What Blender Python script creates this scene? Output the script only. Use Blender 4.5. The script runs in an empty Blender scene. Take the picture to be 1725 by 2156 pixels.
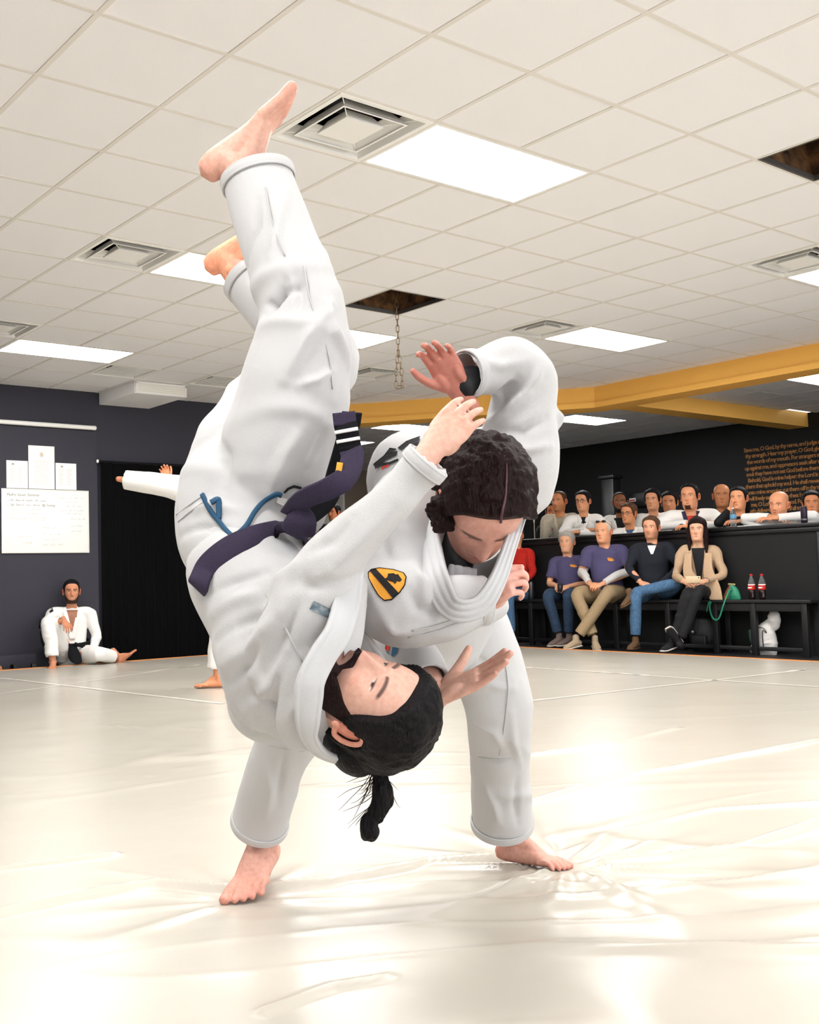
import bpy, bmesh, math, random
import numpy as np
from mathutils import Vector, Matrix
from mathutils.bvhtree import BVHTree

# ------------------------------------------------------------------ camera
scene = bpy.context.scene
COL = scene.collection
FPX, YAW, PITCH, ROLL = 2242.97, 0.6339, 0.0641, -0.025      # focal length in pixels of the 1725x2156 frame
CX, CY = 862.5 - 233.4, 1078 - 3.4                           # principal point (the photo is an off-centre crop)
CAMH = 0.88
TILE = 0.61                                                  # ceiling module
GX, GY = 4.9692, 4.0917                                      # lattice offset in modules
HC = CAMH + 3.6763 * TILE                                    # ceiling height 3.12 m
def cam_axes():
    cy, sy, cp, sp = math.cos(YAW), math.sin(YAW), math.cos(PITCH), math.sin(PITCH)
    f = np.array([sy*cp, cy*cp, sp]); r = np.array([cy, -sy, 0.0]); u = np.cross(r, f)
    cr, sr = math.cos(ROLL), math.sin(ROLL)
    return cr*r + sr*u, -sr*r + cr*u, f
CR, CU, CF = cam_axes()
CP = np.array([0.0, 0.0, CAMH])
def ray(px, py): return (px-CX)/FPX*CR - (py-CY)/FPX*CU + CF
def at(px, py, D): return CP + ray(px, py)*D                 # point seen at a photo pixel, D metres along the optical axis
def on_z(px, py, z): d = ray(px, py); return CP + d*((z-CAMH)/d[2])
def on_x(px, py, x): d = ray(px, py); return CP + d*(x/d[0])
def on_y(px, py, y): d = ray(px, py); return CP + d*(y/d[1])
def project(X):
    X = np.asarray(X, float)-CP; d = X@CF
    return CX+FPX*(X@CR)/d, CY-FPX*(X@CU)/d, d
cam_data = bpy.data.cameras.new('camera')
cam = bpy.data.objects.new('camera', cam_data); COL.objects.link(cam)
cam_data.sensor_fit = 'VERTICAL'; cam_data.sensor_height = 36.0
cam_data.lens = FPX*36.0/2156
cam_data.shift_x = (862.5-CX)/2156; cam_data.shift_y = -(1078-CY)/2156
cam_data.clip_start = 0.05
m = Matrix.Identity(4)
for k in range(3):
    m[k][0], m[k][1], m[k][2], m[k][3] = CR[k], CU[k], -CF[k], CP[k]
cam.matrix_world = m
scene.camera = cam
# ------------------------------------------------------------------ light and exposure
WORLD_STRENGTH = 1.7      # even fill let in by the open side behind the camera; shop front assumed
PANEL_STRENGTH = 18.5       # fluorescent ceiling panels
scene.view_settings.view_transform = 'Standard'
scene.view_settings.look = 'None'
scene.view_settings.exposure = 0.75
scene.view_settings.gamma = 1.0
scene.view_settings.use_curve_mapping = False
world = bpy.data.worlds.new('fill_light'); scene.world = world; world.use_nodes = True
bg = world.node_tree.nodes['Background']
bg.inputs[0].default_value = (0.94, 0.965, 1.0, 1); bg.inputs[1].default_value = WORLD_STRENGTH

# ------------------------------------------------------------------ materials
def lin(c):
    out = []
    for v in c[:3]:
        v = v/255.0
        out.append(v/12.92 if v <= 0.04045 else ((v+0.055)/1.055)**2.4)
    return (*out, 1.0)
MATS = {}
def mat(name, rgb, rough=0.6, metal=0.0, noise=None, bump=None, emit=None, spec=0.5, attr=None, sheen=0.0, coat=0.0, trans=0.0, ior=1.45, sss=0.0, alpha=1.0):
    """noise=(scale, rgb2, contrast 0..1)  bump=(scale, strength, detail[, stretch xyz])"""
    if name in MATS: return MATS[name]
    m = bpy.data.materials.new(name); m.use_nodes = True
    nt = m.node_tree; b = nt.nodes['Principled BSDF']
    b.inputs['Base Color'].default_value = lin(rgb)
    b.inputs['Roughness'].default_value = rough
    b.inputs['Metallic'].default_value = metal
    b.inputs['Specular IOR Level'].default_value = spec
    b.inputs['IOR'].default_value = ior
    if sheen: b.inputs['Sheen Weight'].default_value = sheen
    if coat: b.inputs['Coat Weight'].default_value = coat
    if trans: b.inputs['Transmission Weight'].default_value = trans
    if alpha < 1: b.inputs['Alpha'].default_value = alpha
    if sss:
        b.inputs['Subsurface Weight'].default_value = sss
        b.inputs['Subsurface Radius'].default_value = (0.012, 0.004, 0.002)
        b.inputs['Subsurface Scale'].default_value = 1.0
    tc = nt.nodes.new('ShaderNodeTexCoord')
    src = None
    if attr:
        a = nt.nodes.new('ShaderNodeAttribute'); a.attribute_name = attr
        src = a.outputs['Color']
    if noise:
        n = nt.nodes.new('ShaderNodeTexNoise'); n.inputs['Scale'].default_value = noise[0]; n.inputs['Detail'].default_value = 6
        nt.links.new(tc.outputs['Object'], n.inputs['Vector'])
        r = nt.nodes.new('ShaderNodeValToRGB')
        c = noise[2] if len(noise) > 2 else 0.5
        r.color_ramp.elements[0].position = 0.5-0.5*(1-c)*0.6-0.02; r.color_ramp.elements[1].position = 0.5+0.5*(1-c)*0.6+0.02
        nt.links.new(n.outputs['Fac'], r.inputs['Fac'])
        mx = nt.nodes.new('ShaderNodeMix'); mx.data_type = 'RGBA'
        nt.links.new(r.outputs['Color'], mx.inputs[0])
        mx.inputs[6].default_value = lin(rgb); mx.inputs[7].default_value = lin(noise[1])
        if src:
            mm = nt.nodes.new('ShaderNodeMix'); mm.data_type = 'RGBA'; mm.blend_type = 'MULTIPLY'; mm.inputs[0].default_value = 1
            nt.links.new(src, mm.inputs[6]); nt.links.new(mx.outputs[2], mm.inputs[7]); src = mm.outputs[2]
        else: src = mx.outputs[2]
    if src: nt.links.new(src, b.inputs['Base Color'])
    if bump:
        n = nt.nodes.new('ShaderNodeTexNoise'); n.inputs['Scale'].default_value = bump[0]; n.inputs['Detail'].default_value = bump[2]
        mp = nt.nodes.new('ShaderNodeMapping')
        if len(bump) > 3: mp.inputs['Scale'].default_value = bump[3]
        nt.links.new(tc.outputs['Object'], mp.inputs['Vector']); nt.links.new(mp.outputs['Vector'], n.inputs['Vector'])
        bp = nt.nodes.new('ShaderNodeBump'); bp.inputs['Strength'].default_value = bump[1]; bp.inputs['Distance'].default_value = 0.01
        nt.links.new(n.outputs['Fac'], bp.inputs['Height']); nt.links.new(bp.outputs['Normal'], b.inputs['Normal'])
    if emit:
        b.inputs['Emission Color'].default_value = lin(emit[0]); b.inputs['Emission Strength'].default_value = emit[1]
    MATS[name] = m
    return m

# ------------------------------------------------------------------ mesh helpers
class MB:
    """collects vertices, faces and a colour per vertex"""
    def __init__(s): s.v = []; s.f = []; s.c = []; s.n = 0
    def add(s, verts, faces, col=(1, 1, 1)):
        verts = np.asarray(verts, float).reshape(-1, 3)
        s.v.append(verts); s.f += [tuple(i+s.n for i in f) for f in faces]
        col = np.asarray(col, float)
        if col.ndim == 1: col = np.tile(col, (len(verts), 1))
        s.c.append(col); s.n += len(verts); return s
    def merge(s, o):
        if o.n: s.add(o.verts(), o.f, o.cols())
        return s
    def verts(s): return np.concatenate(s.v) if s.v else np.zeros((0, 3))
    def cols(s): return np.concatenate(s.c) if s.c else np.zeros((0, 3))
    def move(s, M3, t=(0, 0, 0)):
        s.v = [v@np.asarray(M3).T+np.asarray(t) for v in s.v]; return s
    def box(s, a, b, col=(1, 1, 1)):
        (x0, y0, z0), (x1, y1, z1) = a, b
        v = [(x0,y0,z0),(x1,y0,z0),(x1,y1,z0),(x0,y1,z0),(x0,y0,z1),(x1,y0,z1),(x1,y1,z1),(x0,y1,z1)]
        return s.add(v, [(3,2,1,0),(4,5,6,7),(0,1,5,4),(1,2,6,5),(2,3,7,6),(3,0,4,7)], col)
    def mesh(s, name, smooth=True, colors=False):
        me = bpy.data.meshes.new(name); me.from_pydata(s.verts().tolist(), [], s.f)
        if colors: set_cols(me, s.cols())
        if smooth: me.polygons.foreach_set('use_smooth', [True]*len(me.polygons))
        me.update(); return me
def set_cols(me, cols):
    a = me.color_attributes.new('tint', 'FLOAT_COLOR', 'POINT')
    d = np.ones((len(me.vertices), 4), np.float32); d[:, :3] = cols
    a.data.foreach_set('color', d.ravel())
def link(name, data, material=None, parent=None, loc=None):
    o = bpy.data.objects.new(name, data); COL.objects.link(o)
    if material is not None and data is not None and not data.materials: data.materials.append(material)
    if parent is not None: o.parent = parent
    if loc is not None: o.location = loc
    return o
def tag(o, label=None, cat=None, group=None, kind=None):
    if label: o['label'] = label
    if cat: o['category'] = cat
    if group: o['group'] = group
    if kind: o['kind'] = kind
    return o
def empty(name, loc, label, cat, group=None):
    o = link(name, None, loc=loc); o.empty_display_size = 0.1
    return tag(o, label, cat, group)
def put(name, mb, material, parent=None, smooth=True, colors=False):
    """links an MB given in world coordinates; a child of an Empty is shifted into the parent's space"""
    me = mb if isinstance(mb, bpy.types.Mesh) else mb.mesh(name, smooth, colors)
    if parent is not None:
        p = world_loc(parent)
        if p.length > 0: me.transform(Matrix.Translation(-p))
    return link(name, me, material, parent)
def world_loc(o):
    p = Vector((0, 0, 0))
    while o is not None: p = p+o.location; o = o.parent
    return p
def bevel_box(a, b, r=0.01, seg=2):
    bm = bmesh.new(); bmesh.ops.create_cube(bm, size=1)
    a, b = Vector(a), Vector(b)
    for v in bm.verts: v.co = Vector([(a[k]+b[k])/2+v.co[k]*(b[k]-a[k]) for k in range(3)])
    bmesh.ops.bevel(bm, geom=list(bm.edges), offset=r, segments=seg, affect='EDGES', profile=0.5)
    o = MB(); o.add([v.co[:] for v in bm.verts], [tuple(v.index for v in f.verts) for f in bm.faces]); bm.free(); return o
def unit(v): v = np.asarray(v, float); return v/(np.linalg.norm(v)+1e-12)
def frames(P, up=None):
    """parallel transported frames along a polyline"""
    P = np.asarray(P, float); n = len(P)
    T = np.gradient(P, axis=0); T /= np.linalg.norm(T, axis=1)[:, None]+1e-12
    a = np.asarray(up if up is not None else (0, 0, 1), float)
    if abs(a@T[0]) > 0.95: a = np.array([1.0, 0, 0]) if abs(T[0][0]) < .9 else np.array([0, 1.0, 0])
    N = np.zeros_like(P); N[0] = unit(a-T[0]*(a@T[0]))
    for i in range(1, n):
        v = N[i-1]-T[i]*(N[i-1]@T[i]); N[i] = unit(v)
    return T, N, np.cross(T, N)
def spline(P, k=6, closed=False):
    """Catmull-Rom through rows of P"""
    P = np.asarray(P, float)
    if len(P) < 3 and not closed:
        t = np.linspace(0, 1, k+1)[:, None]; return P[0]*(1-t)+P[-1]*t
    if closed: Q = np.vstack([P[-1], P, P[0], P[1]]); nseg = len(P)
    else: Q = np.vstack([2*P[0]-P[1], P, 2*P[-1]-P[-2]]); nseg = len(P)-1
    out = []
    for i in range(nseg):
        p0, p1, p2, p3 = Q[i:i+4]
        for j in range(k):
            t = j/k
            out.append(0.5*((2*p1)+(-p0+p2)*t+(2*p0-5*p1+4*p2-p3)*t*t+(-p0+3*p1-3*p2+p3)*t**3))
    if not closed: out.append(P[-1])
    return np.array(out)
def tube(path, radii, up=None, seg=16, k=5, caps=True, flat=None, col=(1, 1, 1)):
    """smooth tube; radii: number or (rN, rB) per control point, rN along the up hint"""
    path = np.asarray(path, float)
    R = np.array([(r, r) if np.isscalar(r) else tuple(r) for r in radii], float)
    A = spline(np.hstack([path, R]), k); P, R = A[:, :3], np.maximum(A[:, 3:], 1e-4)
    T, N, B = frames(P, up)
    rings = []
    if caps:
        for s in (0.0, 0.45, 0.8):
            q = math.sqrt(1-(1-s)**2) if s else 0.05
            rings.append((P[0]-T[0]*min(R[0])*(1-s)*0.9, N[0], B[0], R[0]*q))
    rings += [(P[i], N[i], B[i], R[i]) for i in range(len(P))]
    if caps:
        for s in (0.8, 0.45, 0.0):
            q = math.sqrt(1-(1-s)**2) if s else 0.05
            rings.append((P[-1]+T[-1]*min(R[-1])*(1-s)*0.9, N[-1], B[-1], R[-1]*q))
    return rings_mesh(rings, seg, col)
def rings_mesh(rings, seg=16, col=(1, 1, 1), close=True):
    a = np.linspace(0, 2*math.pi, seg, endpoint=False); V = []; F = []
    for c, n, b, r in rings:
        V.append(np.asarray(c)+np.outer(np.cos(a)*r[0], n)+np.outer(np.sin(a)*r[1], b))
    nr = len(rings)
    for i in range(nr-1):
        for j in range(seg):
            F.append((i*seg+j, i*seg+(j+1) % seg, (i+1)*seg+(j+1) % seg, (i+1)*seg+j))
    if close:
        F.append(tuple(range(seg-1, -1, -1))); F.append(tuple((nr-1)*seg+j for j in range(seg)))
    o = MB(); o.add(np.concatenate(V), F, col); return o
def cuff_tube(path, radii, up=None, seg=20, k=5, wall=0.012, deep=0.07, start_cap=True):
    """sleeve or trouser leg: a tube whose far end is open like a cup"""
    path = np.asarray(path, float)
    R = np.array([(r, r) if np.isscalar(r) else tuple(r) for r in radii], float)
    A = spline(np.hstack([path, R]), k); P, R = A[:, :3], A[:, 3:]
    T, N, B = frames(P, up)
    rings = []
    if start_cap:
        for s in (0.0, 0.45, 0.8):
            q = math.sqrt(1-(1-s)**2) if s else 0.05
            rings.append((P[0]-T[0]*min(R[0])*(1-s)*0.8, N[0], B[0], R[0]*q))
    rings += [(P[i], N[i], B[i], R[i]) for i in range(len(P))]
    e = len(P)-1
    rings.append((P[e]+T[e]*0.004, N[e], B[e], R[e]-wall*0.5))
    rings.append((P[e], N[e], B[e], R[e]-wall))
    rings.append((P[e]-T[e]*deep, N[e], B[e], np.maximum(R[e]-wall, 0.01)))
    rings.append((P[e]-T[e]*(deep+0.01), N[e], B[e], np.maximum(R[e]-wall, 0.01)*0.4))
    return rings_mesh(rings, seg)
def ellipsoid(c, r, M3=None, nu=20, nv=12, col=(1, 1, 1)):
    V = []; F = []
    for i in range(nv+1):
        th = math.pi*i/nv
        for j in range(nu):
            ph = 2*math.pi*j/nu
            V.append((r[0]*math.sin(th)*math.cos(ph), r[1]*math.sin(th)*math.sin(ph), r[2]*math.cos(th)))
    for i in range(nv):
        for j in range(nu): F.append((i*nu+j, (i+1)*nu+j, (i+1)*nu+(j+1) % nu, i*nu+(j+1) % nu))
    V = np.array(V)
    if M3 is not None: V = V@np.asarray(M3).T
    o = MB(); o.add(V+np.asarray(c), F, col); return o
def ribbon(path, normals, width, thick, k=6, profile=None, closed=False, col=(1, 1, 1)):
    """flat band along a path; normals = outward direction per control point; width may vary"""
    path = np.asarray(path, float); normals = np.asarray(normals, float)
    if normals.ndim == 1: normals = np.tile(normals, (len(path), 1))
    W = np.full((len(path), 1), width) if np.isscalar(width) else np.asarray(width, float).reshape(-1, 1)
    A = spline(np.hstack([path, normals, W]), k, closed)
    P, N, W = A[:, :3], A[:, 3:6], A[:, 6]
    if closed: T = np.roll(P, -1, 0)-np.roll(P, 1, 0)
    else: T = np.gradient(P, axis=0)
    T /= np.linalg.norm(T, axis=1)[:, None]+1e-12
    N = N-T*(N*T).sum(1)[:, None]; N /= np.linalg.norm(N, axis=1)[:, None]+1e-12
    S = np.cross(T, N)
    if profile is None: profile = [(-1, -.5), (-1, .35), (-.9, .5), (.9, .5), (1, .35), (1, -.5)]
    V = []; F = []; q = len(profile)
    for i in range(len(P)):
        for a, b in profile: V.append(P[i]+S[i]*a*W[i]/2+N[i]*b*thick)
    n = len(P)
    for i in range(n if closed else n-1):
        i2 = (i+1) % n
        for j in range(q): F.append((i*q+j, i*q+(j+1) % q, i2*q+(j+1) % q, i2*q+j))
    if not closed:
        F.append(tuple(range(q-1, -1, -1))); F.append(tuple((n-1)*q+j for j in range(q)))
    o = MB(); o.add(V, F, col); return o
SOFT = [(-1, -.5), (-1, .25), (-.92, .45), (-.7, .5), (-.62, .42), (-.54, .5), (0, .55), (.54, .5), (.62, .42), (.7, .5), (.92, .45), (1, .25), (1, -.5)]
STITCH = [(-1, -.5), (-1, .3), (-.86, .5), (-.72, .46), (-.6, .3), (-.48, .46), (-.3, .5), (-.12, .46), (0, .3), (.12, .46), (.3, .5), (.48, .46), (.6, .3), (.72, .46), (.86, .5), (1, .3), (1, -.5)]
def lathe(prof, seg=20, loc=(0, 0, 0), col=(1, 1, 1)):
    V = []; F = []
    for r, z in prof:
        for j in range(seg):
            a = 2*math.pi*j/seg; V.append((loc[0]+r*math.cos(a), loc[1]+r*math.sin(a), loc[2]+z))
    for i in range(len(prof)-1):
        for j in range(seg): F.append((i*seg+j, i*seg+(j+1) % seg, (i+1)*seg+(j+1) % seg, (i+1)*seg+j))
    F.append(tuple(range(seg-1, -1, -1))); F.append(tuple((len(prof)-1)*seg+j for j in range(seg)))
    o = MB(); o.add(V, F, col); return o
def vnoise(P, seed=0):
    """vectorised smooth value noise in -1..1"""
    P = np.asarray(P, float); I = np.floor(P).astype(np.int64); f = P-I; f = f*f*(3-2*f)
    def h(a, b, c):
        n = (a*374761393+b*668265263+c*2147483647+seed*1274126177) & 0xffffffff
        n = ((n ^ (n >> 13))*1274126177) & 0xffffffff
        n = ((n ^ (n >> 16))*2246822519) & 0xffffffff
        return ((n ^ (n >> 15)) & 0xffff)/32767.5-1
    x, y, z = I[:, 0], I[:, 1], I[:, 2]
    L = lambda a, b, t: a+(b-a)*t
    c = {(i, j, k): h(x+i, y+j, z+k) for i in (0, 1) for j in (0, 1) for k in (0, 1)}
    return L(L(L(c[0,0,0], c[1,0,0], f[:,0]), L(c[0,1,0], c[1,1,0], f[:,0]), f[:,1]), L(L(c[0,0,1], c[1,0,1], f[:,0]), L(c[0,1,1], c[1,1,1], f[:,0]), f[:,1]), f[:,2])
def remesh(mb, voxel, smooth=4, factor=0.5):
    """fuses the overlapping pieces of an MB into one continuous skin; returns (verts, faces)"""
    me = mb.mesh('tmp'); o = bpy.data.objects.new('tmp', me); COL.objects.link(o)
    r = o.modifiers.new('r', 'REMESH'); r.mode = 'VOXEL'; r.voxel_size = voxel
    if smooth:
        s = o.modifiers.new('s', 'SMOOTH'); s.iterations = smooth; s.factor = factor
    dg = bpy.context.evaluated_depsgraph_get()
    ev = o.evaluated_get(dg); em = ev.to_mesh()
    n = len(em.vertices); V = np.empty(n*3, np.float32); em.vertices.foreach_get('co', V); V = V.reshape(-1, 3).astype(float)
    F = [tuple(p.vertices) for p in em.polygons]
    N = np.empty(n*3, np.float32); em.vertices.foreach_get('normal', N); N = N.reshape(-1, 3).astype(float)
    ev.to_mesh_clear(); bpy.data.objects.remove(o); bpy.data.meshes.remove(me)
    return V, F, N
def seg_dist(V, a, b):
    a = np.asarray(a, float); b = np.asarray(b, float); d = b-a; L = d@d+1e-12
    t = np.clip(((V-a)@d)/L, 0, 1); return np.linalg.norm(V-(a+t[:, None]*d), axis=1), t
def bvh_of(V, F): return BVHTree.FromPolygons([tuple(v) for v in V], F)
def cast(bvh, px, py, off=0.002):
    """where the view line of a photo pixel meets a modelled surface"""
    d = Vector(ray(px, py)).normalized()
    loc, nor, i, t = bvh.ray_cast(Vector(CP), d)
    if loc is None: return None, None
    if nor.dot(d) > 0: nor = -nor
    return np.array(loc+nor*off), np.array(nor)
# ------------------------------------------------------------------ the room
M_tile = mat('acoustic tile', (243, 242, 243), 0.9, noise=(420, (233, 231, 230), 0.35), bump=(600, 0.25, 2), spec=0.2)
M_grid = mat('ceiling grid', (222, 217, 209), 0.55, spec=0.3)
M_navy = mat('navy painted wall', (54, 53, 63), 0.75, noise=(260, (45, 44, 53), 0.2), bump=(180, 0.12, 4))
M_black = mat('black painted wall', (17, 17, 19), 0.7, noise=(200, (12, 12, 14), 0.2), bump=(160, 0.1, 4))
M_yellow = mat('yellow painted soffit', (244, 188, 92), 0.7, noise=(120, (238, 178, 82), 0.2))
M_tan = mat('tan painted wall', (150, 134, 116), 0.8)
M_vinyl = mat('mat cover vinyl', (186, 180, 169), 0.26, noise=(1.6, (181, 174, 162), 0.2), bump=(9, 0.10, 5, (1, 1, 1)), spec=0.36)
M_blackfloor = mat('black rubber floor', (22, 22, 24), 0.6, noise=(300, (32, 32, 34), 0.5))
M_white = mat('white enamel', (240, 238, 233), 0.45)
M_orange = mat('orange mat edge', (214, 138, 72), 0.6)
M_panel = mat('light diffuser', (255, 255, 255), 0.5, emit=((252, 251, 249), PANEL_STRENGTH))
M_dark = mat('duct interior', (38, 37, 42), 0.8)
M_steelgrey = mat('grey metal', (120, 116, 112), 0.45, metal=0.8)
M_insul = mat('brown insulation', (156, 112, 70), 0.95, noise=(9, (40, 28, 22), 0.45), bump=(25, 0.8, 6))
def lat(i, j): return (GX+i)*TILE, (GY+j)*TILE
X_MIN, Y_MIN = -4.0, -4.0
Y_LEFT, X_FAR, Y_BACK = 11.4, 15.35, 17.2
X_HALF = 10.72

# floor under everything (black rubber), raised mat with vinyl cover on top
fl = tag(put('floor', MB().box((X_MIN, Y_MIN, -0.1), (X_FAR+0.2, Y_BACK+.2, -0.03)), M_blackfloor, smooth=False), kind='structure')
# mat cover: fine near the throwers, coarse far away
def axis(a, b, c0, c1, fine, coarse):
    out = [a]; x = a
    while x < b-1e-6:
        d = 0 if c0 <= x <= c1 else min(abs(x-c0), abs(x-c1))
        x = min(b, x+fine+(coarse-fine)*min(1, d/2.5)); out.append(x)
    return np.array(out)
MX1, MY1 = 9.66, 10.9
xs = axis(X_MIN, MX1, 0.6, 3.4, 0.013, 0.10); ys = axis(Y_MIN, MY1, 0.9, 3.6, 0.013, 0.10)
Xg, Yg = np.meshgrid(xs, ys, indexing='ij')
FOOT_R = on_z(1192, 1826, 0.0); FOOT_L = on_z(503, 1898, 0.0)      # the two planted feet pull the cover
def floor_z(X, Y):
    P = np.stack([X.ravel(), Y.ravel(), np.zeros(X.size)], 1)
    z = 0.0025*vnoise(P*np.array([0.9, 2.2, 1]), 3)
    # long slack folds running across the picture
    q = P@np.array([[0.80, -0.59, 0], [0.59, 0.80, 0], [0, 0, 1]]).T   # rotated so q0 runs along the picture's width
    w = 0.35*vnoise(q*np.array([0.9, 0.9, 1]), 5)
    fold = np.exp(-((vnoise(np.stack([q[:, 0]*0.55, (q[:, 1]+w)*2.6, q[:, 2]], 1), 8))/0.10)**2)
    near = np.exp(-((np.hypot(P[:, 0]-2.1, P[:, 1]-2.4))/2.6)**2)
    amp = np.clip(vnoise(q*np.array([0.5, 0.7, 1])+4.3, 9)*0.8+0.45, 0.05, 1)
    z += fold*amp*(0.007+0.015*near)
    fold2 = np.exp(-((vnoise(np.stack([q[:, 0]*0.9+7, (q[:, 1]-0.3*q[:, 0]+w)*4.5, q[:, 2]], 1), 18))/0.12)**2)
    z += fold2*amp*(0.004+0.005*near)
    # star of tension folds at the gripping foot
    for c, a0, n, R, h in ((FOOT_R, 0.3, 13, 0.42, 0.018), (FOOT_L, 0.9, 9, 0.28, 0.009)):
        dx, dy = P[:, 0]-c[0], P[:, 1]-c[1]; r = np.hypot(dx, dy)+1e-6; th = np.arctan2(dy, dx)
        star = (0.5+0.5*np.cos(n*th+a0+1.2*np.sin(2*th+.7)))**3
        star *= 0.45+0.55*np.sin(3*th+1.0)**2
        z += h*star*np.exp(-((r-0.10)/R)**2)*np.clip((r-0.035)/0.08, 0, 1)
    # one long ridge between the feet and another behind
    for pts, h, s in RIDGES:
        for a, b in zip(pts[:-1], pts[1:]):
            d, t = seg_dist(np.stack([P[:, 0], P[:, 1], np.zeros(len(P))], 1), a, b)
            z = np.maximum(z, 1.6*h*np.exp(-(d/s)**2))
    for c in (FOOT_R, FOOT_L):
        r = np.hypot(P[:, 0]-c[0], P[:, 1]-c[1]); z *= np.clip((r-0.02)/0.09, 0.05, 1)
    return z.reshape(X.shape)
def fp(*pts): return [np.array([*on_z(x, y, 0)[:2], 0]) for x, y in pts]
RIDGES = [(fp((0, 1925), (160, 1890), (330, 1862), (480, 1875)), 0.013, 0.022),
          (fp((520, 1880), (700, 1862), (900, 1822), (1090, 1808)), 0.017, 0.024),
          (fp((1200, 1825), (1400, 1812), (1560, 1790), (1725, 1735)), 0.016, 0.024),
          (fp((1120, 1690), (1280, 1640), (1420, 1618), (1725, 1560)), 0.010, 0.020),
          (fp((1120, 1590), (1300, 1565), (1420, 1535)), 0.008, 0.016),
          (fp((1180, 1800), (1330, 1745), (1500, 1705), (1725, 1690)), 0.006, 0.02),
          (fp((0, 1830), (120, 1815), (240, 1800)), 0.008, 0.018),
          (fp((380, 1600), (480, 1585), (560, 1575)), 0.006, 0.018),
          (fp((0, 1518), (160, 1500), (330, 1480)), 0.006, 0.02),
          (fp((0, 1545), (220, 1528), (420, 1535)), 0.004, 0.02),
          (fp((560, 2130), (700, 2080), (820, 2060)), 0.008, 0.018)]
Zg = floor_z(Xg, Yg)
nx, ny = Xg.shape
V = np.stack([Xg, Yg, Zg], 2).reshape(-1, 3)
idx = np.arange(nx*ny).reshape(nx, ny)
Fq = np.stack([idx[:-1, :-1], idx[1:, :-1], idx[1:, 1:], idx[:-1, 1:]], 2).reshape(-1, 4)
cover = MB(); cover.add(V, [tuple(q) for q in Fq.tolist()])
put('mat_cover', cover, M_vinyl, fl)
put('mat_edge_trim', MB().box((MX1-0.01, Y_MIN, -0.03), (MX1+0.035, MY1+0.035, 0.006)).box((X_MIN, MY1-0.01, -0.03), (MX1+0.035, MY1+0.035, 0.006)), M_orange, fl, smooth=False)
put('mat_core', MB().box((X_MIN, Y_MIN, -0.03), (MX1-0.01, MY1-0.01, -0.004)), M_orange, fl, smooth=False)
# taped seams of the cover
M_tape = mat('seam tape', (236, 229, 217), 0.22)
def seam(p, q, w=0.05):
    a, b = on_z(*p, 0)[:2], on_z(*q, 0)[:2]
    n = 160; t = np.linspace(0, 1, n)[:, None]; P = a+(b-a)*t; d = unit(b-a); s = np.array([-d[1], d[0]])
    rows = [np.hstack([P+s*k*w/2, (floor_z(*(P+s*k*w/2).T.reshape(2, -1, 1))+0.0022).reshape(-1, 1)]) for k in (-1, -0.33, 0.33, 1)]
    Vv = np.concatenate(rows); Ff = [(r*n+i, r*n+i+1, (r+1)*n+i+1, (r+1)*n+i) for r in range(3) for i in range(n-1)]
    o = MB(); o.add(Vv, Ff); put('cover_seam', o, M_tape, fl)
seam((1085, 1404), (1725, 1447)); seam((0, 1428), (470, 1482)); seam((1085, 1480), (1700, 1410), 0.04); seam((0, 1462), (420, 1400), 0.04)

# walls
tag(put('wall_left', MB().box((X_MIN, Y_LEFT, -0.03), (7.35, Y_LEFT+0.15, HC+0.02)), M_navy, smooth=False), kind='structure')
tag(put('wall_left_panel', MB().box((2.6, Y_LEFT-0.05, -0.03), (5.44, Y_LEFT-0.001, 2.66)), M_navy, smooth=False), kind='structure')
tag(put('wall_far', MB().box((X_FAR, Y_MIN, -0.03), (X_FAR+0.15, Y_BACK, HC+0.02)), M_black, smooth=False), kind='structure')
tag(put('wall_back', MB().box((7.35, Y_BACK, -0.03), (X_FAR+0.15, Y_BACK+0.15, HC+0.02)), M_tan, smooth=False), kind='structure')
tag(put('wall_return', MB().box((7.2, Y_LEFT+0.15, -0.03), (7.35, Y_BACK+.15, HC+0.02)), M_navy, smooth=False), kind='structure')
tag(put('wall_side', MB().box((X_MIN-0.15, Y_MIN, -0.03), (X_MIN, Y_LEFT+.15, HC+0.02)), M_navy, smooth=False), kind='structure')
# baseboard ledge by the seated man
tag(put('baseboard_left', bevel_box((2.6, Y_LEFT-0.20, -0.03), (4.62, Y_LEFT-0.051, 0.13), 0.008), M_navy), kind='structure')

# half wall behind the bench with its moulded cap
hw = tag(put('wall_half', MB().box((X_HALF, 3.5, -0.03), (X_HALF+0.12, 9.75, 1.27)), M_black, smooth=False), kind='structure')
M_gloss = mat('black gloss trim', (20, 20, 22), 0.35, spec=0.6)
put('cap', bevel_box((X_HALF-0.05, 3.5, 1.285), (X_HALF+0.30, 9.78, 1.325), 0.008), M_gloss, hw)
put('cap_moulding', bevel_box((X_HALF-0.028, 3.5, 1.235), (X_HALF-0.001, 9.75, 1.284), 0.008), M_gloss, hw)
for yy in (5.63,): put('batten', bevel_box((X_HALF-0.012, yy-0.02, 0.0), (X_HALF-0.001, yy+0.02, 1.23), 0.003), M_gloss, hw)

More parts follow.
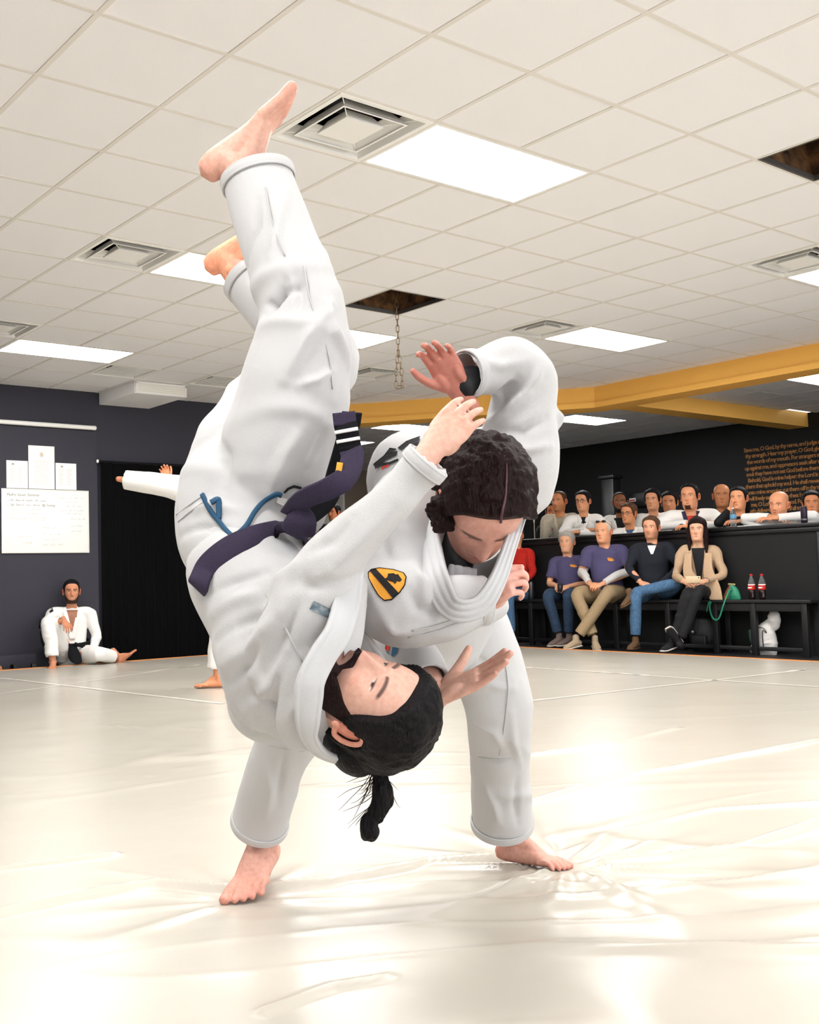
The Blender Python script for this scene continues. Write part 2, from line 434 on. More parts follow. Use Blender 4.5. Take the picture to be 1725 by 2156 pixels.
# soffit: straight, then diagonal, then a beam back to the far wall
def extrude_poly(pts, z0, z1):
    n = len(pts); o = MB()
    o.add([(x, y, z0) for x, y in pts]+[(x, y, z1) for x, y in pts], [tuple(range(n-1, -1, -1)), tuple(range(n, 2*n))]+[(i, (i+1) % n, n+(i+1) % n, n+i) for i in range(n)]); return o
sof = tag(put('trim_1', extrude_poly([(10.56, 2.0), (10.86, 2.0), (10.86, 8.33), (8.86, 10.95), (7.36, 12.9), (7.36, 12.35), (8.62, 10.75), (10.56, 8.22)], 2.90, HC+0.02), M_yellow, smooth=False), kind='structure')
put('lower_lip', extrude_poly([(10.53, 2.0), (10.88, 2.0), (10.88, 8.35), (8.88, 10.97), (7.36, 12.95), (7.36, 12.30), (8.60, 10.73), (10.53, 8.2)], 2.865, 2.93), M_yellow, sof, smooth=False)
bm_ = tag(put('trim_2', MB().box((10.862, 8.12, 2.93), (X_FAR-0.001, 8.42, HC+0.02)), M_yellow, smooth=False), kind='structure')

# ceiling: grid bars and individual tiles
LIGHTS = [(1, 2), (1, 6), (1, 11), (4, 8), (8, 6), (8, 2), (15, 6.5), (15, 12), (12, 15), (1, -2), (-3, 0), (-6, 4), (-6, -2), (4, -4), (-10, 0), (-3, -7), (8, -3), (11.6, 17.5), (19, 9)]
LIGHTS = [(int(round(i)), int(round(j))) for i, j in LIGHTS]
VENTS = [(0, 2), (0, 6), (0, 10), (7, 6), (7, 2), (7, 10), (14, 10), (3, 12), (5, 12)]
HOLES = [(4, 6), (4, 0)]
ceil = tag(put('ceiling', MB().box((X_MIN-.15, Y_MIN, HC+0.75), (X_FAR+0.3, Y_BACK+.3, HC+0.85)), M_dark, smooth=False), kind='structure')
occ = set()
for i, j in LIGHTS: occ |= {(i, j), (i+1, j)}
for c in VENTS+HOLES: occ.add(c)
i0, i1 = int(math.floor(X_MIN/TILE-GX)), int(math.ceil(X_FAR/TILE-GX))
j0, j1 = int(math.floor(Y_MIN/TILE-GY)), int(math.ceil(Y_BACK/TILE-GY))
def tile_ok(i, j):
    x, y = lat(i+.5, j+.5)
    return not (x < 7.2 and y > Y_LEFT+0.25)
tiles_in, tiles_out = [], []
for i in range(i0, i1):
    for j in range(j0, j1):
        if (i, j) in occ or not tile_ok(i, j): continue
        ok = False; D = 99
        for a, b in ((0, 0), (1, 0), (0, 1), (1, 1), (.5, .5)):
            x, y = lat(i+a, j+b)
            px, py, d = project((x, y, HC)); D = min(D, d if d > 0 else 99)
            if d > 0.3 and -5 < px < 1730 and -5 < py < 960: ok = True
        (tiles_in if ok else tiles_out).append((D, i, j))
tiles_in.sort()
tiles_out += tiles_in[290:]; tiles_in = tiles_in[:290]
h = (TILE-0.022)/2
tile_me = bevel_box((-h, -h, 0.002), (h, h, 0.018), 0.002, 1).mesh('tile', smooth=False); tile_me.materials.append(M_tile)
for k, (d, i, j) in enumerate(tiles_in):
    x, y = lat(i+.5, j+.5)
    link('tile', tile_me, None, ceil, (x, y, HC+0.001*((i*7+j*13) % 3)))
rest = MB()
for d, i, j in tiles_out:
    x, y = lat(i+.5, j+.5); rest.box((x-h, y-h, HC+0.004), (x+h, y+h, HC+0.018))
tag(put('tile_field', rest, M_tile, ceil, smooth=False), kind='stuff')
in_light = {}
for n_, (i, j) in enumerate(LIGHTS): in_light[(i, j)] = n_; in_light[(i+1, j)] = n_
def spans(lo, hi, blocked):
    out = []; a = lo
    for c, d in sorted(blocked):
        if c > a: out.append((a, min(c, hi)))
        a = max(a, d)
    if a < hi: out.append((a, hi))
    return out
for i in range(i0, i1+1):
    x = lat(i, 0)[0]
    y1 = Y_LEFT if x < 7.2 else Y_BACK
    if X_MIN < x < X_FAR:
        bl = [(lat(0, j)[1]+.012, lat(0, j+1)[1]-.012) for j in range(j0, j1) if (i-1, j) in in_light and in_light.get((i, j)) == in_light[(i-1, j)]]
        o = MB()
        for c, d in spans(Y_MIN, y1, bl): o.box((x-0.012, c, HC), (x+0.012, d, HC+0.006))
        put('runner', o, M_grid, ceil, smooth=False)
for j in range(j0, j1+1):
    y = lat(0, j)[1]
    x0 = X_MIN if y < Y_LEFT else 7.35
    if Y_MIN < y < Y_BACK: put('cross_bar', MB().box((x0, y-0.012, HC+0.0005), (X_FAR, y+0.012, HC+0.0055)), M_grid, ceil, smooth=False)
# fluorescent troffers
LL = {(1, 2): 'large fluorescent ceiling panel beside the big square air vent', (1, 6): 'fluorescent ceiling panel partly hidden behind the raised bare foot',
      (1, 11): 'fluorescent ceiling panel near the navy wall with the whiteboard', (4, 8): 'fluorescent ceiling panel behind the hanging chain',
      (8, 6): 'fluorescent ceiling panel in front of the yellow soffit beside a vent', (8, 2): 'fluorescent ceiling panel touching a vent near the yellow soffit',
      (15, 6): 'fluorescent panel in the dim ceiling behind the yellow soffit above the wall lettering', (15, 12): 'fluorescent panel in the dim ceiling beside the brown cross beam',
      (12, 15): 'fluorescent panel seen below the diagonal yellow soffit', (12, 18): 'farthest fluorescent panel below the diagonal yellow soffit'}
for i, j in LIGHTS:
    x0, y0 = lat(i, j); x1, y1 = lat(i+2, j+1)
    if not (X_MIN < x0 and y0 > Y_MIN and x1 < X_FAR): continue
    lab = LL.get((i, j), 'unseen fluorescent ceiling panel added to light the near end of the mat')  # out-of-view panels assumed from the ceiling pattern, added for their light
    t = empty('ceiling_light', ((x0+x1)/2, (y0+y1)/2, HC), lab, 'ceiling light', 'fluorescent ceiling panels')
    fr = MB(); g = 0.013; w = 0.018
    fr.box((x0+g, y0+g, HC+.001), (x1-g, y0+g+w, HC+.03)).box((x0+g, y1-g-w, HC+.001), (x1-g, y1-g, HC+.03))
    fr.box((x0+g, y0+g+w, HC+.001), (x0+g+w, y1-g-w, HC+.03)).box((x1-g-w, y0+g+w, HC+.001), (x1-g, y1-g-w, HC+.03))
    put('frame', fr, M_white, t, smooth=False)
    put('diffuser', MB().box((x0+g+w, y0+g+w, HC+.006), (x1-g-w, y1-g-w, HC+.014)), M_panel, t, smooth=False)
    put('housing', MB().box((x0+g, y0+g, HC+.031), (x1-g, y1-g, HC+.10)), M_white, t, smooth=False)
# square air diffusers: frame, stepped cones, dark throat
VL = {(0, 2): 'big square air vent with dark gap behind the raised bare foot', (0, 6): 'square ceiling air vent left of the panel behind the second foot', (0, 10): 'square ceiling air vent next to the panel by the navy wall',
      (7, 6): 'square ceiling air vent touching the panel in front of the yellow soffit', (7, 2): 'square ceiling air vent near the second ceiling opening', (7, 10): 'square ceiling air vent behind the hanging chain end',
      (14, 10): 'dim ceiling air vent behind the yellow soffit', (3, 12): 'flat white louvred grille beside the boxed duct', (5, 12): 'flat white louvred grille partly hidden by the thrown man'}
def sq_ring(o, cx, cy, r0, z0, r1, z1, t=0.004):
    V = []
    for r, z in ((r0, z0), (r1, z1)):
        V += [(cx-r, cy-r, z), (cx+r, cy-r, z), (cx+r, cy+r, z), (cx-r, cy+r, z)]
    V += [(x, y, z+t) for x, y, z in V]
    F = []
    for k in range(4):
        k2 = (k+1) % 4
        F += [(k, k2, 4+k2, 4+k), (8+k2, 8+k, 12+k, 12+k2), (k2, k, 8+k, 8+k2), (4+k, 4+k2, 12+k2, 12+k)]
    o.add(V, F)
for i, j in VENTS:
    cx, cy = lat(i+.5, j+.5)
    t = empty('air_vent', (cx, cy, HC), VL[(i, j)], 'air vent', 'ceiling air vents')
    o = MB()
    sq_ring(o, cx, cy, 0.296, HC-0.003, 0.268, HC-0.003, 0.006); sq_ring(o, cx, cy, 0.268, HC-0.003, 0.236, HC+0.075)
    put('frame', o, M_white, t, smooth=False)
    if j == 12:
        for k in range(7):
            y = cy-0.2+k*0.066; put('louvre', MB().box((cx-0.228, y-0.02, HC+0.002), (cx+0.228, y+0.02, HC+0.006)), M_white, t, smooth=False)
    else:
        o = MB(); sq_ring(o, cx, cy, 0.205, HC-0.004, 0.192, HC-0.004, .004); sq_ring(o, cx, cy, 0.205, HC-0.003, 0.15, HC+0.06); put('middle_cone', o, M_white, t, smooth=False)
        o = MB(); o.box((cx-0.118, cy-0.118, HC-0.006), (cx+0.118, cy+0.118, HC-0.002)); sq_ring(o, cx, cy, 0.118, HC-0.003, 0.08, HC+0.05); put('centre_plate', o, M_white, t, smooth=False)
        for a_, b_ in ((1, 1), (-1, 1), (1, -1), (-1, -1)): put('stay', tube([(cx+a_*.11, cy+b_*.11, HC+.004), (cx+a_*.25, cy+b_*.25, HC+.02)], [.003, .003], seg=6), M_white, t)
    o = MB(); sq_ring(o, cx, cy, 0.238, HC+0.07, 0.238, HC+0.20); o.box((cx-.24, cy-.24, HC+.20), (cx+.24, cy+.24, HC+.21)); put('throat', o, M_dark, t, smooth=False)
# missing tiles: rough insulation and joists above
for n_, (i, j) in enumerate(HOLES):
    cx, cy = lat(i+.5, j+.5)
    o = MB(); r = 0.30
    sq_ring(o, cx, cy, r, HC+0.006, r+0.12, HC+0.45, 0.01); o.box((cx-.6, cy-.6, HC+.45), (cx+.6, cy+.6, HC+.5))
    rm, fm, nm = o.verts(), o.f, None
    put('insulation', o, M_insul, ceil, smooth=False)
    for q in (-0.12, 0.16): put('joist', MB().box((cx+q-.02, cy-.5, HC+.30), (cx+q+.02, cy+.5, HC+.44)), M_dark, ceil, smooth=False)
    o = MB(); sq_ring(o, cx, cy, 0.299, HC-0.001, 0.285, HC-0.001, 0.03); put('opening_rim', o, M_steelgrey, ceil, smooth=False)
# boxed duct dropping from the ceiling in front of the navy wall
bx_ = empty('duct_box', (5.83, 10.9, 3.0), 'cream boxed duct hanging from the ceiling at the navy wall', 'duct')
put('casing', bevel_box((5.50, 10.50, 2.985), (6.16, Y_LEFT-0.001, HC+0.003), 0.004), M_tile, bx_, smooth=False)
o = MB(); yv = 10.496
o.box((5.51, yv-.008, 2.99), (6.16, yv+.002, 3.005)).box((5.51, yv-.008, 3.10), (6.16, yv+.002, 3.118)).box((5.51, yv-.008, 3.0), (5.53, yv+.002, 3.11)).box((6.14, yv-.008, 3.0), (6.16, yv+.002, 3.11))
put('grille_frame', o, M_white, bx_, smooth=False)
put('grille_plate', MB().box((5.53, yv-.004, 3.005), (6.14, yv+.002, 3.10)), mat('frosted grille', (226, 222, 212), .5), bx_, smooth=False)
for k in range(3): put('louvre', MB().box((5.53, yv-.007, 3.022+.025*k), (6.14, yv-.003, 3.028+.025*k)), M_white, bx_, smooth=False)
# hanging chain
M_chain = mat('weathered chain steel', (120, 100, 78), 0.4, metal=0.9)
cxy = lat(4.5, 6.45)
ch = empty('hanging_chain', (cxy[0], cxy[1], HC+0.3), 'rusty steel chain hanging from an open ceiling tile, doubled at its end', 'chain')
def link_mesh(L=0.031, W=0.012, r=0.0034):
    p = [(math.cos(a)*W, 0, math.sin(a)*W+(L-W if math.sin(a) >= 0 else -(L-W))) for a in np.linspace(0, 2*math.pi, 14, endpoint=False)]
    P = np.array(p); V = []; F = []; n = len(P)
    for i in range(n):
        T = unit(P[(i+1) % n]-P[i-1]); N = np.array([0, 1.0, 0]); B = np.cross(T, N)
        for k in range(6):
            a = k*math.pi/3; V.append(P[i]+(N*math.cos(a)+B*math.sin(a))*r)
    for i in range(n):
        for k in range(6): F.append((i*6+k, i*6+(k+1) % 6, ((i+1) % n)*6+(k+1) % 6, ((i+1) % n)*6+k))
    o = MB(); o.add(V, F); return o
lk = link_mesh().mesh('chain_link'); lk.materials.append(M_chain)
def add_link(x, y, z, rz, ry=0):
    o = link('chain_link', lk, None, ch); o.location = (x-cxy[0], y-cxy[1], z-HC-0.3); o.rotation_euler = (0, ry, rz)
zz = HC+0.44; k = 0
while zz > 2.70:
    add_link(cxy[0], cxy[1], zz, (k % 2)*math.pi/2+0.6); zz -= 0.051; k += 1
for s in (-1, 1):
    z2 = zz; q = 0
    while z2 > 2.44:
        sp = 0.006+0.020*min(1, (zz-z2)/0.2)
        add_link(cxy[0]+s*sp*CR[0], cxy[1]+s*sp*CR[1], z2, (q % 2)*math.pi/2+0.6); z2 -= 0.051; q += 1
add_link(cxy[0], cxy[1], 2.418, 0.6+math.pi/2, math.pi/2)
# ------------------------------------------------------------------ people kit
M_skin = mat('skin', (255, 255, 255), 0.5, attr='tint', noise=(90, (238, 226, 222), 0.3), spec=0.35, sss=0.0)
def hairmat(name, rgb, rgb2): return mat(name, rgb, 0.5, noise=(160, rgb2, 0.4), bump=(220, 0.7, 3, (1, 1, 0.25)), spec=0.14)
M_hair_black = hairmat('black hair', (13, 11, 13), (22, 18, 21))
M_hair_brown = hairmat('dark brown hair', (23, 12, 12), (36, 19, 18))
M_hair_mid = hairmat('brown hair', (74, 50, 36), (96, 66, 46))
M_hair_grey = hairmat('grey hair', (150, 142, 134), (186, 180, 172))
M_hair_white = hairmat('thin white hair', (206, 190, 174), (226, 212, 198))
def srgb(c): return np.array(lin(c)[:3])
HEAD_SEC = np.array([  # z, half width, front, back
    (-.185, .056, .030, .070), (-.150, .054, .034, .070), (-.128, .053, .046, .071), (-.119, .052, .070, .072), (-.110, .054, .086, .072),
    (-.095, .059, .093, .073), (-.075, .063, .095, .075), (-.050, .067, .095, .079), (-.025, .071, .094, .086), (.000, .073, .094, .093),
    (.025, .0755, .096, .099), (.050, .0765, .094, .102), (.075, .072, .085, .098), (.095, .060, .068, .083), (.110, .042, .046, .060), (.119, .020, .022, .030), (.1205, .002, .002, .003)])
def head_grid(nz, ns, o):
    zs = np.concatenate([np.linspace(-.185, -.125, max(4, nz//12), endpoint=False), np.linspace(-.125, .085, int(nz*.72), endpoint=False), .085+.0355*np.sin(np.linspace(0, math.pi/2, max(6, nz//5)))])
    A = spline(HEAD_SEC, 8); A = A[np.argsort(A[:, 0])]
    a, f, b = [np.interp(zs, A[:, 0], A[:, k]) for k in (1, 2, 3)]
    t = np.linspace(-math.pi, math.pi, ns, endpoint=False); ph = t-o.get('dense', .45)*np.sin(t)
    ph, zz = np.meshgrid(ph, zs); a, f, b = [np.repeat(q[:, None], ns, 1) for q in (a, f, b)]
    a = a*o.get('wide', 1.0)
    jaw = np.clip((-.03-zz)/.07, 0, 1)*np.clip((zz+.15)/.03, 0, 1); a = a*(1+o.get('jaw', 0)*jaw)
    s, c = np.sin(ph), np.cos(ph)
    e = np.where(c > 0, 0.86, 1.0)
    x = a*np.sign(s)*np.abs(s)**e; y = np.where(c > 0, f, b)*np.sign(c)*np.abs(c)**e
    x = x*np.where(c > 0, 1-0.06*c**2*0, 1)
    front = np.clip((y-.03)/.04, 0, 1); front = front*front*(3-2*front)
    def G(cx, cz, sx, sz, sym=True):
        ax = np.abs(x) if sym else x
        return np.exp(-((ax-cx)/sx)**2-((zz-cz)/sz)**2)
    d = np.zeros_like(x)
    nt = np.clip((.028-zz)/.062, 0, 1); low = np.clip((zz+.046)/.008, 0, 1)
    d += o.get('nose', 1.0)*(.003+.021*nt**1.2)*np.exp(-(x/(.0085+.0035*nt))**2)*low*(zz < .04)*np.clip((.042-zz)/.014, 0, 1)
    d += .006*G(.0125, -.037, .006, .006)
    d += -.0115*G(.031, .003, .015, .011)+.0065*G(.031, .002, .009, .0065)
    d += .0045*G(.028, .021, .02, .006)+.0035*G(.046, -.024, .014, .014)
    d += .0045*G(0, -.061, .016, .0035)-.0045*G(0, -.0665, .019, .0018)+.005*G(0, -.073, .014, .004)
    d += -.003*G(0, -.083, .016, .004)+.006*G(0, -.101, .016, .011)
    if o.get('smile'): d += .003*G(.032, -.05, .010, .012)
    if o.get('fat'): d += o['fat']*(.006*G(.045, -.06, .02, .025)+.006*G(0, -.118, .03, .01))
    y = y+d*front
    return x, y, zz, ph, front, G
def make_head(o, nz=60, ns=72):
    """head in its own frame: x = person's right, y = face direction, z = crown; returns skin, hair, beard"""
    x, y, z, ph, front, G = head_grid(nz, ns, o)
    n0, n1 = x.shape
    skin = srgb(o.get('skin', (222, 176, 148)))
    C = np.tile(skin, (n0, n1, 1))
    def blend(mask, col): C[:] = C*(1-mask[..., None])+np.asarray(col)*mask[..., None]
    fm = front
    blend(fm*np.clip(G(.04, -.03, .016, .014), 0, 1)*.35, skin*np.array([1.0, .72, .68]))
    blend(fm*np.clip(G(0, -.036, .014, .010), 0, 1)*.35, skin*np.array([1.0, .70, .66]))
    blend(fm*np.clip(1.5*G(0, -.067, .021, .0085)**1.0-.35, 0, 1)*o.get('lip', .75), srgb(o.get('lipcol', (176, 96, 88))))
    blend(fm*np.clip(2*G(0, -.0665, .021, .0022)-.5, 0, 1)*.8, srgb((92, 44, 40)))
    if o.get('smile'): blend(fm*np.clip(2*G(0, -.068, .016, .0032)-.5, 0, 1), srgb((232, 226, 216)))
    if o.get('stubble'): blend(fm*0+np.clip((-.035-z)/.02, 0, 1)*(y > -.01)*(z > -.125)*o['stubble'], srgb(o.get('stubcol', (96, 72, 60))))
    eyec = srgb(o.get('browcol', (52, 36, 30)))
    if o.get('closed'):
        blend(fm*np.clip(2.2*G(.031, .000+0*z, .014, .0028)-.5, 0, 1)*.9, srgb((60, 34, 30)))
    else:
        op = o.get('open', 1.0)
        blend(fm*np.clip(2.4*G(.031, .0025, .0125, .0048*op)-.7, 0, 1), srgb((222, 214, 206)))
        blend(fm*np.clip(2.6*G(.031, .003, .0058, .0054*op)-.7, 0, 1), srgb((48, 32, 26)))
        blend(fm*np.clip(2.2*G(.031, .0025+.0052*op, .0135, .0022)-.5, 0, 1)*.85, srgb((58, 36, 30)))
    br = np.abs(x); bz = .0215+.004*np.sin(np.clip((br-.012)/.04, 0, 1)*math.pi)
    brow = np.exp(-((z-bz)/.0042)**2)*np.clip((br-.010)/.004, 0, 1)*np.clip((.056-br)/.008, 0, 1)
    blend(fm*np.clip(1.6*brow-.25, 0, 1)*o.get('brow', .85), eyec)
    P = np.stack([x, y, z], 2)
    F = [(i*n1+j, i*n1+(j+1) % n1, (i+1)*n1+(j+1) % n1, (i+1)*n1+j) for i in range(n0-1) for j in range(n1)]
    F.append(tuple((n0-1)*n1+j for j in range(n1)))
    sk = MB(); sk.add(P.reshape(-1, 3), F, C.reshape(-1, 3))
    for s in (-1, 1):    # ears: rim, bowl, lobe
        ec = np.array([s*.0745*o.get('wide', 1), .000, -.004]); rim = []
        for t in np.linspace(-2.3, 2.5, 12):
            r = .030 if t > -1 else .026
            rim.append(ec+np.array([s*(.012+.004*math.sin(t+1)), -math.cos(t+.35)*.018*1.0-.004, math.sin(t+.1)*r]))
        sk.merge(tube(rim, [.0035]+[.0052]*10+[.006], seg=8, k=2, col=skin*np.array([1.0, .78, .72])))
        Me = np.array([[1, s*-.35*0, 0], [0, 1, 0], [0, 0, 1]])
        sk.merge(ellipsoid(ec+np.array([s*.006, -.002, .0]), (.0065, .016, .027), Me, 14, 8, skin*np.array([1.0, .66, .6])))
        sk.merge(ellipsoid(ec+np.array([s*.009, .004, -.026]), (.006, .008, .009), None, 10, 6, skin*np.array([1.0, .76, .7])))
    out = {'skin': sk, 'hair': None, 'beard': None}
    # outward normals
    du = np.roll(P, -1, 1)-np.roll(P, 1, 1); dv = np.gradient(P, axis=0); N = np.cross(du, dv); N /= np.linalg.norm(N, axis=2)[..., None]+1e-9
    if (N*(P-np.array([0, 0, .0]))).sum() < 0: N = -N
    adeg = np.abs(np.degrees(ph))
    def shell(sgn, thick, rough, seed, rim=.016):
        w = np.clip(sgn/rim, 0, 1); w = w*w*(3-2*w)
        q = vnoise(P.reshape(-1, 3)*np.array([130, 130, 60]), seed).reshape(n0, n1)
        q2 = vnoise(P.reshape(-1, 3)*45, seed+1).reshape(n0, n1)
        th = np.where(sgn > 0, -.0015+thick*w*(1+rough*(.5*q+.7*q2)), -.004)
        Q = (P+N*th[..., None]).reshape(-1, 3); keep = (sgn > -.006).ravel()
        Ff = [f for f in F if any(keep[k] for k in f)]
        used = sorted({k for f in Ff for k in f}); mp = {k: i for i, k in enumerate(used)}
        mb = MB(); mb.add(Q[used], [tuple(mp[k] for k in f) for f in Ff]); return mb
    hs = o.get('hair')
    if hs:
        fr = hs.get('front', 0.0)
        K_ = spline(np.array([(-20, .079), (0, .080), (20, .078), (35, .072), (48, .060), (58, .040), (66, .012), (74, -.012), (83, -.030), (90, .010), (100, .014), (112, -.02), (130, -.075), (180, -.095), (200, -.095)]), 6); K_ = K_[np.argsort(K_[:, 0])]
        spline_interp = lambda a: np.interp(a, K_[:, 0], K_[:, 1])
        line = spline_interp(adeg)+fr*np.clip((75-adeg)/40, 0, 1)
        if hs.get('nape') is not None: line = np.where(adeg > 95, np.minimum(line, hs['nape']), line)
        if hs.get('sides') is not None: line = np.where((adeg > 60) & (adeg < 115), hs['sides'], line)
        sg = z-line
        if hs.get('bald'): sg = np.minimum(sg, hs['bald']-z+.01*np.sin(3*ph))
        th = hs.get('t', .012)*np.where(z > .03, 1, .62+.38*np.clip((z+.05)/.08, 0, 1))
        out['hair'] = shell(sg, th, hs.get('rough', .35), hs.get('seed', 3))
    bs = o.get('beard')
    if bs:
        top = np.interp(adeg, [0, 16, 26, 40, 66, 84, 88], [-.044, -.047, -.062, -.066, -.035, .002, .03])
        top = top+bs.get('up', 0); sg = np.minimum(top-z, z+.128); sg = np.minimum(sg, (90-adeg)*.002)
        lips = .006*(bs.get('lip', 1.25)-np.sqrt((x/.0215)**2+((z+.067)/.0105)**2)); sg = np.minimum(sg, -lips*1.2)
        if bs.get('chin'): sg = np.minimum(sg, (bs['chin']-np.abs(x)))
        out['beard'] = shell(sg, bs.get('t', .005), .5, 11, rim=.008)
    return out
def hand(wrist, fwd, back, side, curl=(18, 28, 18), spread=5, thumb=(38, 18, 14), scale=1.0, skin=(226, 178, 150), voxel=.0026, curls=None, nails=True, thumb_drop=0.25):
    """five separate fingers and a thumb on the side of the palm; side=+1 left hand, -1 right hand"""
    y = unit(fwd); z = unit(np.asarray(back, float)-y*(np.asarray(back, float)@y)); x = np.cross(y, z); T = x*side
    W = np.asarray(wrist, float); S = scale
    p = lambda a, b, c: W+(T*a+y*b+z*c)*S
    mb = MB()
    mb.merge(tube([p(-.002, -.05, 0), p(0, -.01, 0), p(0, .02, 0), p(0, .055, 0), p(0, .086, 0)], [(.021*S, .027*S), (.019*S, .027*S), (.0175*S, .033*S), (.0155*S, .041*S), (.012*S, .040*S)], up=z, seg=18, k=4))
    mb.merge(ellipsoid(p(.022, .035, -.010), np.array((.016, .027, .014))*S, np.stack([T, y, z], 1)))
    mb.merge(ellipsoid(p(-.024, .035, -.008), np.array((.013, .030, .013))*S, np.stack([T, y, z], 1)))
    tips = []; knuckles = []
    base = [(.031, .084), (.0105, .089), (-.011, .085), (-.031, .076)]; ln = [.073, .081, .075, .059]; rad = [.0088, .0090, .0085, .0075]
    for k in range(4):
        cu = curls[k] if curls else curl
        b = p(base[k][0], base[k][1], .002)
        sp = math.radians(spread*(1.4, .4, -.6, -1.7)[k]); d = y*math.cos(sp)+T*math.sin(sp); up_ = z
        pts = [b-d*.012*S, b]; rr = [rad[k]*1.12*S]*2
        q = b; lat_ = unit(np.cross(d, up_))
        ang = 0
        for fr, a in zip((.45, .30, .25), cu):
            ang += math.radians(a); dd = d*math.cos(ang)-up_*math.sin(ang)
            q = q+dd*ln[k]*fr*S; pts.append(q); rr.append(rad[k]*(1.0 if fr > .4 else .93 if fr > .27 else .80)*S)
        knuckles += [pts[1]+z*.008, pts[2]]
        tips.append((pts[-1]-dd*.004*S+(up_*math.cos(ang)+d*math.sin(ang))*rad[k]*.75*S, rad[k]*S))
        mb.merge(tube(pts, rr, up=up_, seg=10, k=4))
    a = math.radians(thumb[0]); d = y*math.cos(a)+T*math.sin(a)*(1-.0)-z*thumb_drop; d = unit(d)
    b = p(.022, .020, -.006); pts = [b, b+d*.044*S]; rr = [.014*S, .0112*S]; inn = unit(np.cross(d, np.cross(T*-1+y*.3, d)))
    d2 = unit(d*math.cos(math.radians(thumb[1]))+inn*math.sin(math.radians(thumb[1]))); pts.append(pts[-1]+d2*.032*S); rr.append(.0100*S)
    d3 = unit(d2*math.cos(math.radians(thumb[2]))+inn*math.sin(math.radians(thumb[2]))); pts.append(pts[-1]+d3*.024*S); rr.append(.0080*S)
    mb.merge(tube(pts, rr, up=z, seg=10, k=4)); tips.append((pts[-1]+z*.006*S, .009*S))
    V, F, N = remesh(mb, voxel, 3)
    c = srgb(skin); Cc = np.tile(c, (len(V), 1))
    for kp in knuckles:
        g = np.exp(-(np.linalg.norm(V-kp, axis=1)/(.010*S))**2)[:, None]*.45; Cc = Cc*(1-g)+c*np.array([1, .66, .60])*g
    for tp, r in tips:
        g = np.exp(-(np.linalg.norm(V-tp, axis=1)/(.010*S))**2)[:, None]*.5; Cc = Cc*(1-g)+c*np.array([1.0, .70, .68])*g
        if nails:
            g = (np.linalg.norm(V-tp, axis=1) < r*.75)[:, None]*.7; Cc = Cc*(1-g)+np.minimum(c*np.array([1.06, .92, .92]), 1)*g
    o = MB(); o.add(V, F, Cc); return o
def foot(ankle, toe, up, inner, scale=1.0, skin=(226, 178, 150), voxel=.0032, curl=0.0, spread=1.0):
    """bare foot with five toes; inner=+1 when the big toe lies on the +x side (x = toe x up)"""
    y = unit(toe); z = unit(np.asarray(up, float)-y*(np.asarray(up, float)@y)); x = np.cross(y, z)*inner
    A = np.asarray(ankle, float); S = scale
    p = lambda a, b, c: A+(x*a+y*b+z*c)*S
    mb = MB()
    mb.merge(tube([p(0, -.006, .09), p(0, -.004, .04), p(0, -.006, -.01), p(0, -.012, -.045)], [.034*S, .033*S, .037*S, .034*S], seg=16, up=y))
    mb.merge(tube([p(0, -.052, -.052), p(0, -.03, -.052), p(-.002, .02, -.052), p(-.003, .065, -.056), p(.002, .11, -.066), p(.002, .135, -.069)],
                  [(.030*S, .027*S), (.034*S, .031*S), (.034*S, .032*S), (.029*S, .037*S), (.020*S, .044*S), (.014*S, .043*S)], up=z, seg=18))
    mb.merge(tube([p(0, .0, -.005), p(.004, .04, -.022), p(.008, .085, -.048), p(.008, .115, -.062)], [(.030*S, .030*S), (.026*S, .029*S), (.017*S, .032*S), (.010*S, .030*S)], up=z, seg=14))
    for s in (-1, 1): mb.merge(ellipsoid(p(s*.034, -.006, .002), np.array((.010, .014, .016))*S, np.stack([x, y, z], 1), 12, 8))
    toes = [(.030, .122, .062, .0145), (.009, .130, .052, .0098), (-.007, .127, .046, .0092), (-.022, .119, .041, .0088), (-.037, .107, .035, .0085)]
    tip = []
    for k, (a, b, L, r) in enumerate(toes):
        sp = (1.0, .5, 0, -.6, -1.1)[k]*.09*spread
        q0 = p(a, b-.02, -.066); q1 = p(a+sp*L*.4, b+L*.45, -.069+.006*(k > 0)); q2 = p(a+sp*L, b+L, -.076-curl*.02)
        mb.merge(tube([q0, q1, q2], [r*1.05*S, r*S, r*.92*S], up=z, seg=10, k=4)); tip.append((q2+z*r*.8*S, r*S))
    V, F, N = remesh(mb, voxel, 4)
    c = srgb(skin); Cc = np.tile(c, (len(V), 1))
    q = (V-A)/S; ly, lz = q@y, q@z
    red = np.clip((ly-.09)/.06, 0, 1)*.35+np.clip((-.02-ly)/.03, 0, 1)*.35+np.clip((-.07-lz)/.015, 0, 1)*.3
    red = np.clip(red, 0, .6)[:, None]; Cc = Cc*(1-red)+c*np.array([1.0, .70, .64])*red
    for tp, r in tip:
        g = (np.linalg.norm(V-tp, axis=1) < r*.85)[:, None]*.6; Cc = Cc*(1-g)+np.minimum(c*np.array([1.05, .9, .88]), 1)*g
    o = MB(); o.add(V, F, Cc); return o
def foot_to(ankle, tip, up, inner, **kw):
    """bare foot scaled and turned so that its big toe tip meets a given point"""
    d = np.asarray(tip, float)-np.asarray(ankle, float); L = np.linalg.norm(d); y0 = unit(d); z0 = unit(np.asarray(up, float)-y0*(np.asarray(up, float)@y0))
    a = math.atan2(.076, .184); y = y0*math.cos(a)+z0*math.sin(a); z = z0*math.cos(a)-y0*math.sin(a)
    return foot(ankle, y, z, inner, L/.199, **kw)
